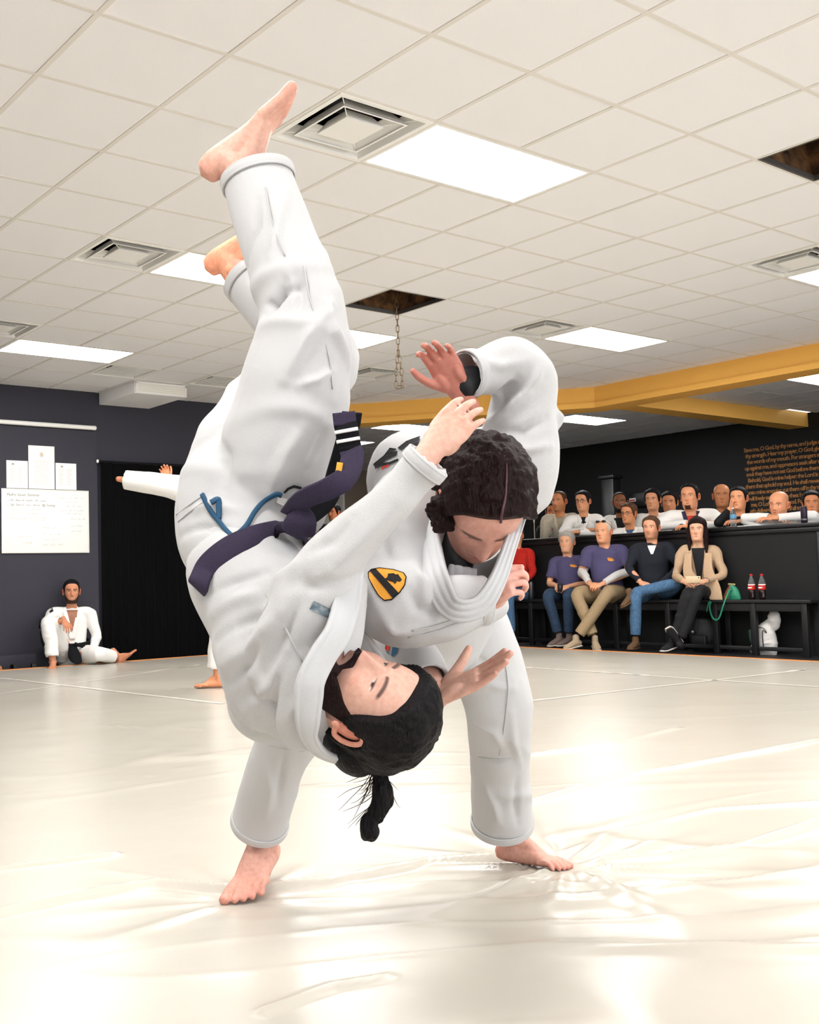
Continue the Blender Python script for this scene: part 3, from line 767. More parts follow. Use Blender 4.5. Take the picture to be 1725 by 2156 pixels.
def wrinkle(V, N, amp, axis_dir, scale=14.0, stretch=3.0, seed=0):
    """soft ridged cloth folds, long across axis_dir"""
    a = unit(axis_dir); q = np.outer(V@a, a)
    w = V+0.035*np.stack([vnoise(V*6+k*9, seed+k) for k in range(3)], 1)
    P = (w-np.outer(w@a, a))/stretch+np.outer(w@a, a)
    n = vnoise(P*scale, seed+5); r = 1.7*np.exp(-(n/.30)**2)-.6
    n2 = vnoise(P*scale*2.3+3.1, seed+6)
    return V+N*((amp*(0.7*r*np.clip(vnoise(V*4.5, seed+8)+.45, 0, 1)+.25*n2))[:, None])
def fold_lines(V, N, lines):
    """lines: (polyline of 3-D points, height, radius): raised or sunken creases"""
    h = np.zeros(len(V))
    for pts, amp, rad in lines:
        pts = np.asarray(pts, float); best = np.full(len(V), 9.0); tt = np.zeros(len(V)); n = len(pts)-1
        for i in range(n):
            d, t = seg_dist(V, pts[i], pts[i+1]); m_ = d < best; best = np.where(m_, d, best); tt = np.where(m_, (i+t)/n, tt)
        h += amp*np.exp(-(best/rad)**2)*np.sin(np.clip(tt, .06, .94)*math.pi)**.6
    return V+N*h[:, None]
def basis_cam(c):   # direction given as (image right, image up, towards the camera)
    return unit(c[0]*CR+c[1]*CU-c[2]*CF)
def head_frame(fwd, crown):
    z = unit(crown); y = unit(np.asarray(fwd)-z*(np.asarray(fwd)@z)); return np.stack([np.cross(y, z), y, z], 1)
# ------------------------------------------------------------------ the throw
M_gi = mat('white cotton gi', (198, 197, 197), 0.88, noise=(420, (190, 189, 189), 0.3), bump=(520, 0.22, 2), spec=0.2, sheen=0.15)
M_gi2 = mat('white cotton gi trousers', (196, 195, 195), 0.9, noise=(420, (189, 188, 188), 0.3), bump=(700, 0.15, 2), spec=0.2, sheen=0.1)
M_gi3 = mat('white gi lapel', (198, 198, 199), 0.85, bump=(600, 0.2, 2), spec=0.2)
M_purple = mat('purple cotton belt', (62, 55, 74), 0.85, noise=(300, (54, 47, 66), 0.3), bump=(500, 0.3, 2), spec=0.2)
M_bblack = mat('black belt bar', (18, 18, 22), 0.8, bump=(500, 0.3, 2), spec=0.2)
M_white_tape = mat('white tape stripe', (238, 236, 232), 0.6)
M_rash = mat('black rash guard', (18, 18, 22), 0.6)
M_cord = mat('teal blue cotton tie', (32, 74, 104), 0.8)
M_ylw = mat('golden yellow embroidery', (242, 166, 58), 0.75, bump=(700, 0.2, 2))
M_blackthread = mat('black embroidery', (26, 22, 24), 0.75)
M_greythread = mat('grey embroidery', (150, 146, 148), 0.75)
M_redthread = mat('red embroidery', (204, 56, 40), 0.75)
M_bluethread = mat('blue embroidery', (62, 112, 146), 0.75)
M_teal = mat('teal woven label', (44, 78, 96), 0.7, noise=(60, (150, 160, 165), 0.6))
def cloth(prims, voxel, amp=.005, axis_dir=(0, 0, 1), scale=12, stretch=3, seed=1, folds=(), smooth=5):
    mb = MB()
    for p in prims: mb.merge(p)
    V, F, N = remesh(mb, voxel, smooth)
    b = bvh_of(V, F)
    V2 = wrinkle(V, N, amp, axis_dir, scale, stretch, seed)
    L = []
    for pts, h, r in folds:
        q = [cast(b, *p, 0)[0] for p in pts]; q = [a for a in q if a is not None]
        if len(q) > 1: L.append((q, h*1.9, r*.85))
    if L: V2 = fold_lines(V2, N, L)
    o = MB(); o.add(V2, F); return o, bvh_of(V2, F)
def decal(name, polys, bvh, material, parent, off=.002, maxedge=7.0):
    """sewn-on cloth shape following the garment; outline points are photo pixels cast onto the garment"""
    o = MB()
    for poly in polys:
        bm = bmesh.new(); vs = [bm.verts.new((x, y, 0)) for x, y in poly]
        bm.faces.new(vs); bmesh.ops.triangulate(bm, faces=list(bm.faces))
        for _ in range(6):
            ed = [e for e in bm.edges if e.calc_length() > maxedge]
            if not ed: break
            bmesh.ops.subdivide_edges(bm, edges=ed, cuts=1); bmesh.ops.triangulate(bm, faces=list(bm.faces))
        bm.verts.ensure_lookup_table(); V = []; ok = True; last = None
        for v in bm.verts:
            p, n = cast(bvh, v.co.x, v.co.y, off)
            if p is None or (last is not None and np.linalg.norm(p-last) > .25): p = last
            if p is None: ok = False; break
            V.append(p); last = p
        if ok:
            F = [tuple(x.index for x in f.verts) for f in bm.faces]
            V = np.array(V); n = len(V); back = V+ray(*poly[0])/np.linalg.norm(ray(*poly[0]))*.0015
            o.add(V, F); o.add(back, [tuple(reversed(f)) for f in F])
            eb = [e for e in bm.edges if len(e.link_faces) == 1]; base = o.n-2*n
            o.f += [(base+e.verts[0].index, base+e.verts[1].index, base+n+e.verts[1].index, base+n+e.verts[0].index) for e in eb]
        bm.free()
    return put(name, o, material, parent, smooth=True)
def on(bvh, pts, off=.006, D=None):
    """3-D points and normals of photo pixels on a garment"""
    P, Nn = [], []
    for q in pts:
        p, n = cast(bvh, q[0], q[1], off)
        if p is None: p, n = at(q[0], q[1], D if D else 2.2), -CF
        P.append(p); Nn.append(n)
    return np.array(P), np.array(Nn)
def A(*pts): return [at(*p) for p in pts]

# ============ thrown man (upside down, front to the camera)
uke = empty('person', (*on_z(640, 1720, 0)[:2], 0.0), 'bearded man with a black ponytail upside down in mid-throw, white gi, purple belt', 'person')
SK_U = (216, 172, 154)
fu = basis_cam((.26, .73, .63)); cu_ = basis_cam((.88, -.38, .26))
Hm = head_frame(fu, cu_); Hc = at(776, 1482, 2.06); HS = 1.04
hd = make_head({'skin': SK_U, 'closed': False, 'open': .55, 'browcol': (44, 30, 28), 'lipcol': (170, 104, 96), 'stubble': .8, 'stubcol': (92, 62, 54), 'dense': .5,
                'hair': {'t': .020, 'rough': .25, 'seed': 5, 'front': -.010}, 'beard': {'t': .006, 'lip': .95, 'up': .008}}, 150, 190)
for k in ('skin', 'hair', 'beard'): hd[k].move(Hm*HS, Hc)
body = MB()
neckp = A((722, 1462, 2.09), (672, 1440, 2.13), (610, 1400, 2.18))
bprims = MB()
bprims.merge(tube([Hc-Hm[:, 2]*.09, *neckp], [.054, .056, .06, .08], seg=16))
bprims.merge(tube(A((625, 1400, 2.19), (590, 1320, 2.22), (555, 1180, 2.32), (540, 1060, 2.42)), [(.10, .06), (.10, .07), (.085, .06), (.085, .07)], up=CR, seg=16))
UA = dict(rs=(640, 1375, 2.12), re=(735, 1142, 2.04), rw=(906, 956, 2.015), ls=(560, 1480, 2.30), le=(842, 1362, 2.44), lw=(922, 1468, 2.24))
bprims.merge(tube(A(UA['rs'], UA['re'], UA['rw']), [.044, .034, .026], seg=12))
bprims.merge(tube(A(UA['ls'], UA['le'], UA['lw']), [.048, .04, .027], seg=12))
UL = dict(rh=(600, 1010, 2.42), rk=(655, 640, 2.42), ra=(540, 392, 2.55), lh=(480, 1010, 2.50), lk=(672, 752, 2.74), la=(500, 560, 2.92))
bprims.merge(tube(A(UL['rh'], UL['rk'], UL['ra']), [.075, .055, .036], seg=12))
bprims.merge(tube(A(UL['lh'], UL['lk'], UL['la']), [.075, .055, .036], seg=12))
Vb, Fb, Nb = remesh(bprims, .009, 3)
body.add(Vb, Fb, srgb(SK_U)); body.merge(hd['skin'])
# right hand pressing on the thrower's shoulder, left hand open behind the head
body.merge(hand(at(912, 944, 2.015), at(984, 862, 2.05)-at(910, 944, 2.0), -CF*.9+CU*.25+CR*-.25, -1, curl=(10, 14, 8), spread=1.8, thumb=(14, 10, 8), scale=.97, skin=SK_U))
body.merge(hand(at(925, 1466, 2.24), at(1030, 1414, 2.2)-at(925, 1466, 2.24), CU*-.72-CF*-.3+CR*-.2, 1, curl=(4, 6, 4), spread=2.2, thumb=(48, -8, -8), scale=1.05, skin=SK_U, thumb_drop=.15))
body.merge(foot(at(512, 366, 2.535), basis_cam((.82, .56, .10)), basis_cam((.56, -.82, .12)), -1, 1.12, SK_U))
fb = at(500, 572, 2.92); body.merge(foot_to(fb, at(600, 440, 2.88), basis_cam((.55, -.75, .2)), -1, skin=(240, 172, 138)))
put('body', body, M_skin, uke, colors=True)
put('hair', hd['hair'], M_hair_black, uke); put('beard', hd['beard'], M_hair_brown, uke)
# swept-back hair mass and ponytail
hm = MB()
for lx, ly, lz, r in ((0, -.055, .045, .082), (0, -.02, .075, .066), (-.02, -.09, .01, .062), (.02, -.09, .01, .06), (0, -.118, .035, .045)):
    hm.merge(ellipsoid(Hc+Hm@(np.array([lx, ly, lz])*HS), (r, r, r*.95), Hm, 24, 16))
Vh, Fh, Nh = remesh(hm, .004, 6)
Lh = (Vh-Hc)@Hm; Vh = Vh+Nh*(.0035*vnoise(np.stack([Lh[:, 0]*90, (Lh[:, 1]+Lh[:, 2])*14, Lh[:, 2]*10], 1), 4)+.002*vnoise(np.stack([Lh[:, 0]*190, Lh[:, 1]*20, Lh[:, 2]*20], 1), 6))[:, None]
hq = MB(); hq.add(Vh, Fh); put('swept_hair', hq, M_hair_black, uke)
pt = A((800, 1590, 2.12), (797, 1622, 2.12), (806, 1665, 2.12), (798, 1705, 2.12), (775, 1732, 2.12), (779, 1755, 2.12))
Vh, Fh, Nh = remesh(tube(pt, [.020, .013, .021, .020, .014, .013], seg=14, k=8).merge(ellipsoid(at(778, 1748, 2.12), (.019, .019, .021))), .003, 2)
Vh = Vh+Nh*(.004*vnoise(Vh*np.array([160, 160, 28]), 4))[:, None]
pony = MB(); pony.add(Vh, Fh)
put('ponytail', pony, M_hair_black, uke)
tie = tube([*A((796, 1606, 2.12), (797, 1618, 2.12))], [.0175, .0175], seg=14); put('hair_tie', tie, M_rash, uke)
rnd = random.Random(4); strands = MB()
for k in range(24):
    x0 = 800+rnd.uniform(-16, 14); y0 = 1610+rnd.uniform(0, 60); L = rnd.uniform(30, 95); side = -1 if rnd.random() < .8 else .5; b = rnd.uniform(10, 75)
    P_ = A((x0, y0, 2.11+rnd.uniform(-.02, .02)), (x0+side*b*.35, y0+L*.45, 2.11), (x0+side*b*.8, y0+L*.8, 2.11+rnd.uniform(-.03, .03)), (x0+side*b*1.15, y0+L+rnd.uniform(-8, 10), 2.11))
    strands.merge(tube(P_, [.0009, .0008, .0006, .0003], seg=5, k=4))
for k in range(60):   # combed strands over the crown
    t = rnd.uniform(-1, 1); s0 = rnd.uniform(-.06, .02)
    pts = []
    for q in np.linspace(0, 1, 5):
        lx = t*.075*(1-.25*q); ly = .055-q*.15; lz = .075+.055*math.sin(math.pi*(.25+.6*q))*(1-.45*abs(t))-(.09*q*q)
        pts.append(Hc+Hm@(np.array([lx, ly, lz])*HS*1.0))
    strands.merge(tube(pts, [.0009, .0016, .0018, .0016, .001], seg=5, k=3))
tag(put('loose_hair', strands, M_hair_black, uke), kind='stuff')
# trousers
leg_r = cuff_tube(A((565, 1060, 2.42), (592, 950, 2.40), (625, 800, 2.38), (640, 670, 2.40), (590, 520, 2.48), (549, 400, 2.54), (541, 368, 2.55)),
                  [(.12, .135), (.125, .14), (.105, .12), (.093, .100), (.088, .092), (.083, .086), (.083, .086)], up=CF, seg=24)
leg_l = cuff_tube(A((490, 1060, 2.48), (520, 960, 2.52), (610, 820, 2.64), (680, 752, 2.72), (615, 690, 2.80), (540, 612, 2.90), (518, 586, 2.92)),
                  [(.13, .125), (.13, .13), (.115, .115), (.10, .095), (.09, .082), (.078, .072), (.074, .068)], up=CF, seg=24)
seat = tube(A((520, 1185, 2.34), (510, 1120, 2.40), (515, 1040, 2.44), (545, 960, 2.47)), [(.115, .128), (.125, .150), (.13, .155), (.11, .12)], up=CF, seg=24)
ufold = [([(700, 640), (640, 720), (600, 800)], .010, .016), ([(560, 660), (600, 610), (640, 600)], -.010, .014), ([(545, 690), (575, 640), (600, 590)], -.012, .012),
         ([(690, 640), (705, 700), (735, 770)], .008, .014), ([(545, 420), (540, 480), (520, 560)], -.007, .012), ([(600, 400), (585, 470), (570, 540)], .006, .016),
         ([(620, 560), (635, 610), (630, 660)], -.007, .012), ([(640, 900), (600, 960), (570, 1040)], .007, .02), ([(700, 860), (670, 930), (630, 1000)], -.007, .014), ([(470, 900), (480, 960), (470, 1030)], -.005, .016),
         ([(700, 780), (670, 800), (630, 812)], .006, .010), ([(400, 1080), (440, 1060), (500, 1075)], .005, .014), ([(380, 1130), (430, 1110), (500, 1120)], -.006, .012)]
tr, tr_b = cloth([leg_r, leg_l, seat], .0065, .009, at(640, 700, 2.4)-at(560, 1050, 2.4), 9, 3.0, 21, ufold)
put('trousers', tr, M_gi2, uke)
def hem(p_end, p_prev, r, parent, width=.022, up=CF, name='hem', m_=None, back=.013):
    T = unit(p_end-p_prev); N = unit(up-T*(up@T)); B = np.cross(T, N); c = p_end-T*back; an = np.linspace(0, 2*math.pi, 20, endpoint=False)
    put(name, ribbon([c+N*math.cos(a)*(r[0]+.0025)+B*math.sin(a)*(r[1]+.0025) for a in an], [N*math.cos(a)+B*math.sin(a) for a in an], width, .005, closed=True, profile=SOFT, k=3), m_ or M_gi2, parent)
hem(at(541, 368, 2.55), at(549, 400, 2.54), (.083, .086), uke, .026)
hem(at(518, 586, 2.92), at(540, 612, 2.90), (.074, .068), uke, .026)
# jacket
jt = tube(A((512, 1186, 2.34), (516, 1205, 2.32), (530, 1230, 2.30), (583, 1300, 2.24), (600, 1360, 2.20), (610, 1430, 2.20), (640, 1470, 2.17)),
          [(.11, .125), (.12, .128), (.125, .132), (.12, .147), (.115, .150), (.105, .136), (.085, .105)], up=CF, seg=28)
sl_r = cuff_tube(A((615, 1400, 2.13), (645, 1290, 2.08), (692, 1198, 2.05), (738, 1138, 2.035), (824, 1058, 2.015), (872, 1004, 2.01), (904, 967, 2.0)),
                 [(.09, .10), (.08, .085), (.062, .066), (.051, .052), (.043, .043), (.041, .041), (.042, .042)], up=CF, seg=24, wall=.008)
sl_l = cuff_tube(A((560, 1470, 2.30), (650, 1460, 2.40), (760, 1400, 2.46), (838, 1372, 2.43), (880, 1402, 2.36), (905, 1440, 2.28)),
                 [(.095, .10), (.09, .09), (.075, .075), (.066, .062), (.058, .055), (.048, .048)], up=CF, seg=24, wall=.008)
shl = ellipsoid(at(545, 1440, 2.26), (.075, .085, .095), np.stack([CR, CF, CU], 1))
shr = ellipsoid(at(640, 1370, 2.12), (.095, .08, .10), np.stack([CR, CF, CU], 1))
jfold = [([(450, 1290), (520, 1255), (620, 1190)], .008, .02), ([(455, 1350), (540, 1300), (640, 1220)], -.008, .016), ([(470, 1400), (540, 1350), (590, 1290)], .007, .02), ([(560, 1420), (600, 1330), (650, 1240)], -.007, .016),
         ([(520, 1500), (570, 1440), (600, 1370)], .007, .016), ([(700, 1200), (760, 1140), (840, 1060)], .006, .02), ([(640, 1240), (700, 1230), (755, 1210)], -.006, .014),
         ([(660, 1160), (700, 1140), (740, 1090)], -.006, .014), ([(600, 1540), (630, 1480), (650, 1420)], .006, .014), ([(450, 1250), (500, 1225), (560, 1205)], -.006, .012), ([(480, 1440), (520, 1400), (550, 1340)], -.007, .014)]
pan = tube(A((728, 1225, 2.10), (700, 1310, 2.06), (668, 1400, 2.04), (645, 1480, 2.05), (640, 1540, 2.10)), [(.030, .045), (.034, .066), (.034, .066), (.034, .055), (.035, .05)], up=CF, seg=18)
jk, jk_b = cloth([jt, sl_r, sl_l, shl, shr, pan], .0065, .010, at(700, 1150, 2.1)-at(480, 1400, 2.2), 8, 3.2, 33, jfold)
put('jacket', jk, M_gi, uke)
hem(at(904, 967, 2.0), at(872, 1004, 2.01), (.042, .042), uke, .024, name='sleeve_cuff', m_=M_gi)
M_seam_u = mat('seam thread', (184, 183, 183), .9)
for pts_, bb_ in (([(376, 1098), (400, 1078), (428, 1058)], tr_b), ([(372, 1084), (398, 1064), (424, 1046)], tr_b), ([(640, 560), (655, 640), (690, 740), (700, 820)], tr_b), ([(560, 395), (575, 470), (600, 540)], tr_b), ([(560, 1250), (600, 1320), (640, 1400)], jk_b)):
    P, Nn = on(bb_, pts_, .0016, 2.3); put('seam', ribbon(P, Nn, .003, .002), M_seam_u, uke)
# lapel running from behind the neck down the chest
lpx = A((744, 1120, 2.09), (738, 1190, 2.04), (730, 1270, 2.01), (712, 1332, 1.985), (682, 1378, 1.97), (656, 1430, 1.96), (650, 1470, 1.965), (648, 1520, 1.98), (652, 1556, 2.01), (680, 1588, 2.05), (725, 1602, 2.10), (760, 1590, 2.18), (790, 1550, 2.26))
nlp = [basis_cam(q) for q in ((.2, .1, 1), (.2, .1, 1), (.3, .1, 1), (.35, .0, 1), (.3, -.1, 1), (.2, -.1, 1), (.1, -.1, 1), (-.1, -.2, 1), (-.3, -.4, .9), (-.2, -.8, .6), (.1, -.9, .4), (.6, -.7, .2), (.9, -.2, 0))]
put('lapel', ribbon(lpx, nlp, [.054]*7+[.046, .034, .030, .032, .036, .04], .010, profile=SOFT, k=8), M_gi3, uke)
fl2 = A((730, 1272, 2.12), (738, 1306, 2.18), (762, 1348, 2.22), (796, 1402, 2.25), (812, 1450, 2.28))
put('lapel', ribbon(fl2, [basis_cam((-.5, -.3, .8))]*5, .045, .010, profile=SOFT), M_gi3, uke)
put('rash_guard', tube(A((668, 1492, 2.14), (700, 1512, 2.12), (738, 1530, 2.11)), [.062, .066, .060], seg=20), M_rash, uke)
# purple belt round the waist, knot and hanging ends
b_px = [(424, 1238), (440, 1196), (480, 1160), (530, 1137), (580, 1122), (632, 1112)]
P, Nn = on(jk_b, b_px, .008); P2, N2 = on(tr_b, b_px, .008)
dc = [(p if np.linalg.norm(p-CP) < np.linalg.norm(q-CP) else q) for p, q in zip(P, P2)]
c0 = np.mean(dc, 0)+CF*.14
front_n = [unit(p-c0) for p in dc]
back_pts = [at(640, 1130, 2.36), at(600, 1160, 2.46), at(520, 1190, 2.50), at(445, 1225, 2.44)]
path = list(dc)+back_pts
put('belt', ribbon(path, [unit(p-c0) for p in path], .046, .009, closed=True, k=8), M_purple, uke)
kn = at(632, 1100, 2.16)
Vk, Fk, _ = remesh(tube(A((612, 1118, 2.17), (628, 1096, 2.155), (648, 1082, 2.165)), [(.010, .024), (.013, .025), (.009, .02)], up=CF).merge(tube(A((632, 1078, 2.17), (648, 1096, 2.15), (646, 1124, 2.17)), [(.008, .018), (.010, .019), (.008, .019)], up=CF)), .004, 2)
kb = MB(); kb.add(Vk, Fk); put('belt_knot', kb, M_purple, uke)
e1 = A((612, 1085, 2.17), (640, 1052, 2.13), (690, 1030, 2.10), (728, 1005, 2.10), (742, 965, 2.12), (738, 945, 2.13)); n1 = [-CF*.8+CU*-.5, -CF*.8+CU*-.6, -CF*.9+CU*-.4, -CF+CR*-.2, -CF+CR*-.2, -CF+CR*-.1]
put('belt_end', ribbon(e1, n1, .046, .007), M_purple, uke)
e2 = A((738, 948, 2.13), (731, 910, 2.135), (727, 893, 2.14)); put('belt_bar', ribbon(e2, [-CF+CR*-.1]*3, .0465, .008), M_bblack, uke)
for yy in (925, 905): put('belt_stripe', ribbon(A((734-(925-yy)*.2, yy+5, 2.128), (733-(925-yy)*.2, yy-1, 2.129)), [-CF+CR*-.1]*2, .0475, .010), M_white_tape, uke)
put('belt_tip', ribbon(A((727, 895, 2.14), (724, 868, 2.14)), [-CF]*2, .046, .008), M_purple, uke)
e3 = A((645, 1090, 2.19), (690, 1050, 2.22), (712, 985, 2.22), (736, 900, 2.20), (742, 868, 2.19)); put('belt_end', ribbon(e3, [-CF+CR*.3]*5, .042, .007), M_bblack, uke)
put('belt_label', ribbon(A((712, 1000, 2.106), (716, 975, 2.110)), [-CF]*2, .012, .012), M_ylw, uke)
# drawstring of the trousers
def cord(pts, w=.010, mats=M_cord, off=.005):
    P, Nn = on(tr_b, pts, off, 2.3); return put('drawstring', ribbon(P, Nn, w, .006), mats, uke)
cord([(428, 1042), (444, 1072), (464, 1100), (488, 1130), (500, 1128), (520, 1108), (536, 1080), (556, 1056), (580, 1040), (592, 1042)])
cord([(446, 1060), (460, 1055), (463, 1075), (462, 1095)], .012)
decal('drawstring_tab', [[(584, 1042), (604, 1048), (600, 1066), (582, 1056)]], tr_b, M_white_tape, uke, .006)
decal('waist_logo', [[(596, 1036), (604, 1026), (618, 1020), (634, 1024), (636, 1030), (618, 1026), (608, 1030), (600, 1038)]], tr_b, M_blackthread, uke, .004)
decal('woven_label', [[(662, 1265), (704, 1286), (697, 1304), (653, 1282)]], jk_b, M_teal, uke, .003)
decal('sleeve_patch', [[(815, 1350), (823, 1349), (823, 1366), (818, 1372), (812, 1366)]], jk_b, M_redthread, uke, .003)
decal('sleeve_patch', [[(814, 1370), (820, 1374), (824, 1380), (818, 1376)], [(829, 1358), (840, 1360), (838, 1376), (830, 1384), (826, 1380)]], jk_b, M_bluethread, uke, .003)
decal('sleeve_stripe', [[(845, 1340), (858, 1336), (859, 1339), (846, 1343)]], jk_b, M_redthread, uke, .003)

# ============ thrower
tori = empty('person', (*on_z(830, 1850, 0)[:2], 0.0), 'long-haired thrower bent forward in a white gi with a yellow shield patch', 'person')
SK_T = (214, 164, 148)
ft_ = basis_cam((-.02, -.90, .42)); ct_ = basis_cam((.06, .42, .90))
Tm = head_frame(ft_, ct_); Tc = at(1018, 1054, 2.20); TS = 1.03
th = make_head({'skin': SK_T, 'open': .5, 'browcol': (60, 38, 34), 'lip': .6, 'dense': .5, 'hair': {'t': .020, 'rough': .45, 'seed': 9}}, 130, 170)
for k in ('skin', 'hair'): th[k].move(Tm*TS, Tc)
TA = dict(rs=(852, 1060, 2.40), re=(812, 1275, 2.20), rw=(1024, 1263, 2.20), ls=(1108, 985, 2.45), le=(1092, 792, 2.44), lw=(966, 806, 2.37))
TL = dict(rh=(860, 1320, 2.95), rk=(640, 1480, 2.80), ra=(552, 1764, 3.09), lh=(985, 1320, 2.98), lk=(1072, 1470, 2.92), la=(1086, 1764, 3.22))
tb = MB(); tp_ = MB()
tp_.merge(tube([Tc-Tm[:, 2]*.10, at(1000, 1030, 2.42), at(975, 1090, 2.52), at(940, 1200, 2.70), at(925, 1290, 2.92)], [(.055, .055), (.06, .065), (.10, .13), (.09, .12), (.10, .13)], up=CU, seg=18))
for a, b, c in (('rs', 're', 'rw'), ('ls', 'le', 'lw')): tp_.merge(tube(A(TA[a], TA[b], TA[c]), [.045, .038, .026], seg=12))
for a, b, c in (('rh', 'rk', 'ra'), ('lh', 'lk', 'la')): tp_.merge(tube(A(TL[a], TL[b], TL[c]), [.07, .052, .035], seg=12))
Vb, Fb, Nb = remesh(tp_, .009, 3); tb.add(Vb, Fb, srgb(SK_T)); tb.merge(th['skin'])
tb.merge(hand(at(966, 822, 2.365), at(926, 752, 2.345)-at(966, 822, 2.365), CF*.9+CU*.1+CR*.35, 1, curls=[(12, 40, 26), (14, 34, 22), (14, 32, 20), (14, 34, 24)], spread=2.8, thumb=(40, 14, 14), scale=.90, skin=(198, 130, 114)))  # shade on the raised hand is put into its darker, redder skin colour
tb.merge(hand(at(1022, 1264, 2.20), at(1074, 1220, 2.15)-at(1022, 1264, 2.20), -CF*.75+CU*.55+CR*-.2, -1, curl=(52, 66, 36), spread=2, thumb=(20, 22, 18), scale=.86, skin=(238, 188, 172)))
tb.merge(foot_to(at(552, 1764, 3.09), on_z(503, 1897, 0.012), (0, 0, 1), 1, skin=SK_T))
tb.merge(foot_to(at(1086, 1764, 3.22), on_z(1196, 1825, 0.012), (0, 0, 1), -1, skin=SK_T, curl=.3))
put('body', tb, M_skin, tori, colors=True)
# hair: parted, gathered into a loose knot at the back
hk = MB()
hk.merge(th['hair'])
put('hair', hk, M_hair_brown, tori)
kn_ = MB()
for (px, py, D, r) in ((942, 1010, 2.20, .034), (930, 1072, 2.17, .030), (962, 948, 2.17, .026), (964, 930, 2.17, .018), (932, 1098, 2.16, .022), (945, 978, 2.18, .028), (1000, 965, 2.28, .034), (1060, 965, 2.28, .034), (985, 990, 2.24, .04)):
    kn_.merge(ellipsoid(at(px, py, D), (r, r*1.1, r)))
Vk, Fk, Nk = remesh(kn_, .004, 6); Vk = Vk+Nk*(.007*vnoise(Vk*70, 3)+.004*vnoise(Vk*160, 5))[:, None]
q = MB(); q.add(Vk, Fk); put('hair_knot', q, M_hair_brown, tori)
str_ = MB(); rnd = random.Random(8)
for k in range(150):
    side = 1 if k % 2 else -1
    lx0 = side*.004; pts = []
    y0 = rnd.uniform(-.07, .075)
    for s in np.linspace(0, 1, 5):
        ang = s*1.35; lx = side*(.004+.084*math.sin(ang)); lz = .136*math.cos(ang*.92)-.006; ly = y0*(1-.15*s)-.07*s*s+rnd.uniform(-.002, .002)
        f = math.sqrt(max(.1, 1-(ly/.125)**2)); pts.append(Tc+Tm@(np.array([lx*f, ly, lz*f])*TS))
    str_.merge(tube(pts, [.0008, .0016, .0018, .0016, .0008], seg=5, k=3))
for k in range(30):
    x0, y0 = rnd.choice([(958, 930), (935, 1085), (945, 1010), (1090, 980), (1105, 1060)]); a = rnd.uniform(0, 6.28); L = rnd.uniform(12, 34)
    str_.merge(tube(A((x0, y0, 2.27), (x0+math.cos(a)*L*.6, y0+math.sin(a)*L*.6, 2.26), (x0+math.cos(a+.6)*L, y0+math.sin(a+.6)*L, 2.26)), [.001, .0009, .0004], seg=5, k=3))
tag(put('loose_hair', str_, M_hair_brown, tori), kind='stuff')
hb_ = bvh_of(hk.verts(), hk.f)
Pp, Np = on(hb_, [(1054, 1100), (1058, 1080), (1063, 1045), (1066, 1005), (1066, 975)], .0022, 2.1)
put('hair_part', ribbon(Pp, Np, [.005, .005, .004, .003, .0015], .003), mat('scalp', (82, 50, 56), .6), tori)
# trousers
tl_r = cuff_tube(A((870, 1310, 2.96), (760, 1400, 2.88), (655, 1480, 2.80), (590, 1590, 2.90), (558, 1690, 3.02), (546, 1736, 3.07)), [(.11, .11), (.10, .105), (.09, .09), (.080, .080), (.078, .079), (.080, .081)], up=CF, seg=24)
tl_l = cuff_tube(A((975, 1300, 2.98), (1015, 1385, 2.94), (1048, 1478, 2.93), (1052, 1560, 3.0), (1055, 1660, 3.1), (1058, 1736, 3.16)), [(.115, .115), (.105, .108), (.093, .093), (.086, .087), (.084, .086), (.087, .088)], up=CF, seg=24)
ts = tube(A((890, 1240, 2.86), (915, 1290, 2.95), (935, 1345, 2.98)), [(.12, .14), (.13, .15), (.11, .12)], up=CF, seg=24)
tfold = [([(985, 1460), (1030, 1440), (1080, 1450)], .006, .014), ([(990, 1380), (1030, 1400), (1070, 1390)], -.006, .014), ([(1010, 1600), (1040, 1610), (1090, 1595)], -.004, .008), ([(1020, 1650), (1040, 1690), (1050, 1730)], .006, .012),
         ([(1090, 1640), (1085, 1690), (1090, 1735)], -.006, .012), ([(1000, 1520), (1040, 1540), (1060, 1580)], .005, .014), ([(1075, 1500), (1080, 1560), (1100, 1620)], .005, .012), ([(560, 1600), (570, 1660), (560, 1720)], .006, .012), ([(600, 1580), (590, 1640), (585, 1700)], -.005, .012)]
tt_, tt_b = cloth([tl_r, tl_l, ts], .0065, .009, (0, 0, 1), 9, 2.6, 47, tfold)
put('trousers', tt_, M_gi2, tori)
M_seam = mat('seam thread', (184, 183, 183), .9)
def seam_line(pts, b_, parent, w=.0035):
    P, Nn = on(b_, pts, .0016, 3.0); put('seam', ribbon(P, Nn, w, .002), M_seam, parent)
seam_line([(992, 1588), (1020, 1596), (1060, 1598), (1102, 1590)], tt_b, tori); seam_line([(1062, 1380), (1070, 1450), (1062, 1530), (1052, 1590)], tt_b, tori); seam_line([(566, 1568), (600, 1576), (640, 1582)], tt_b, tori)
hem(at(546, 1736, 3.07), at(558, 1690, 3.02), (.080, .081), tori, .024); hem(at(1058, 1736, 3.16), at(1055, 1660, 3.1), (.087, .088), tori, .024)
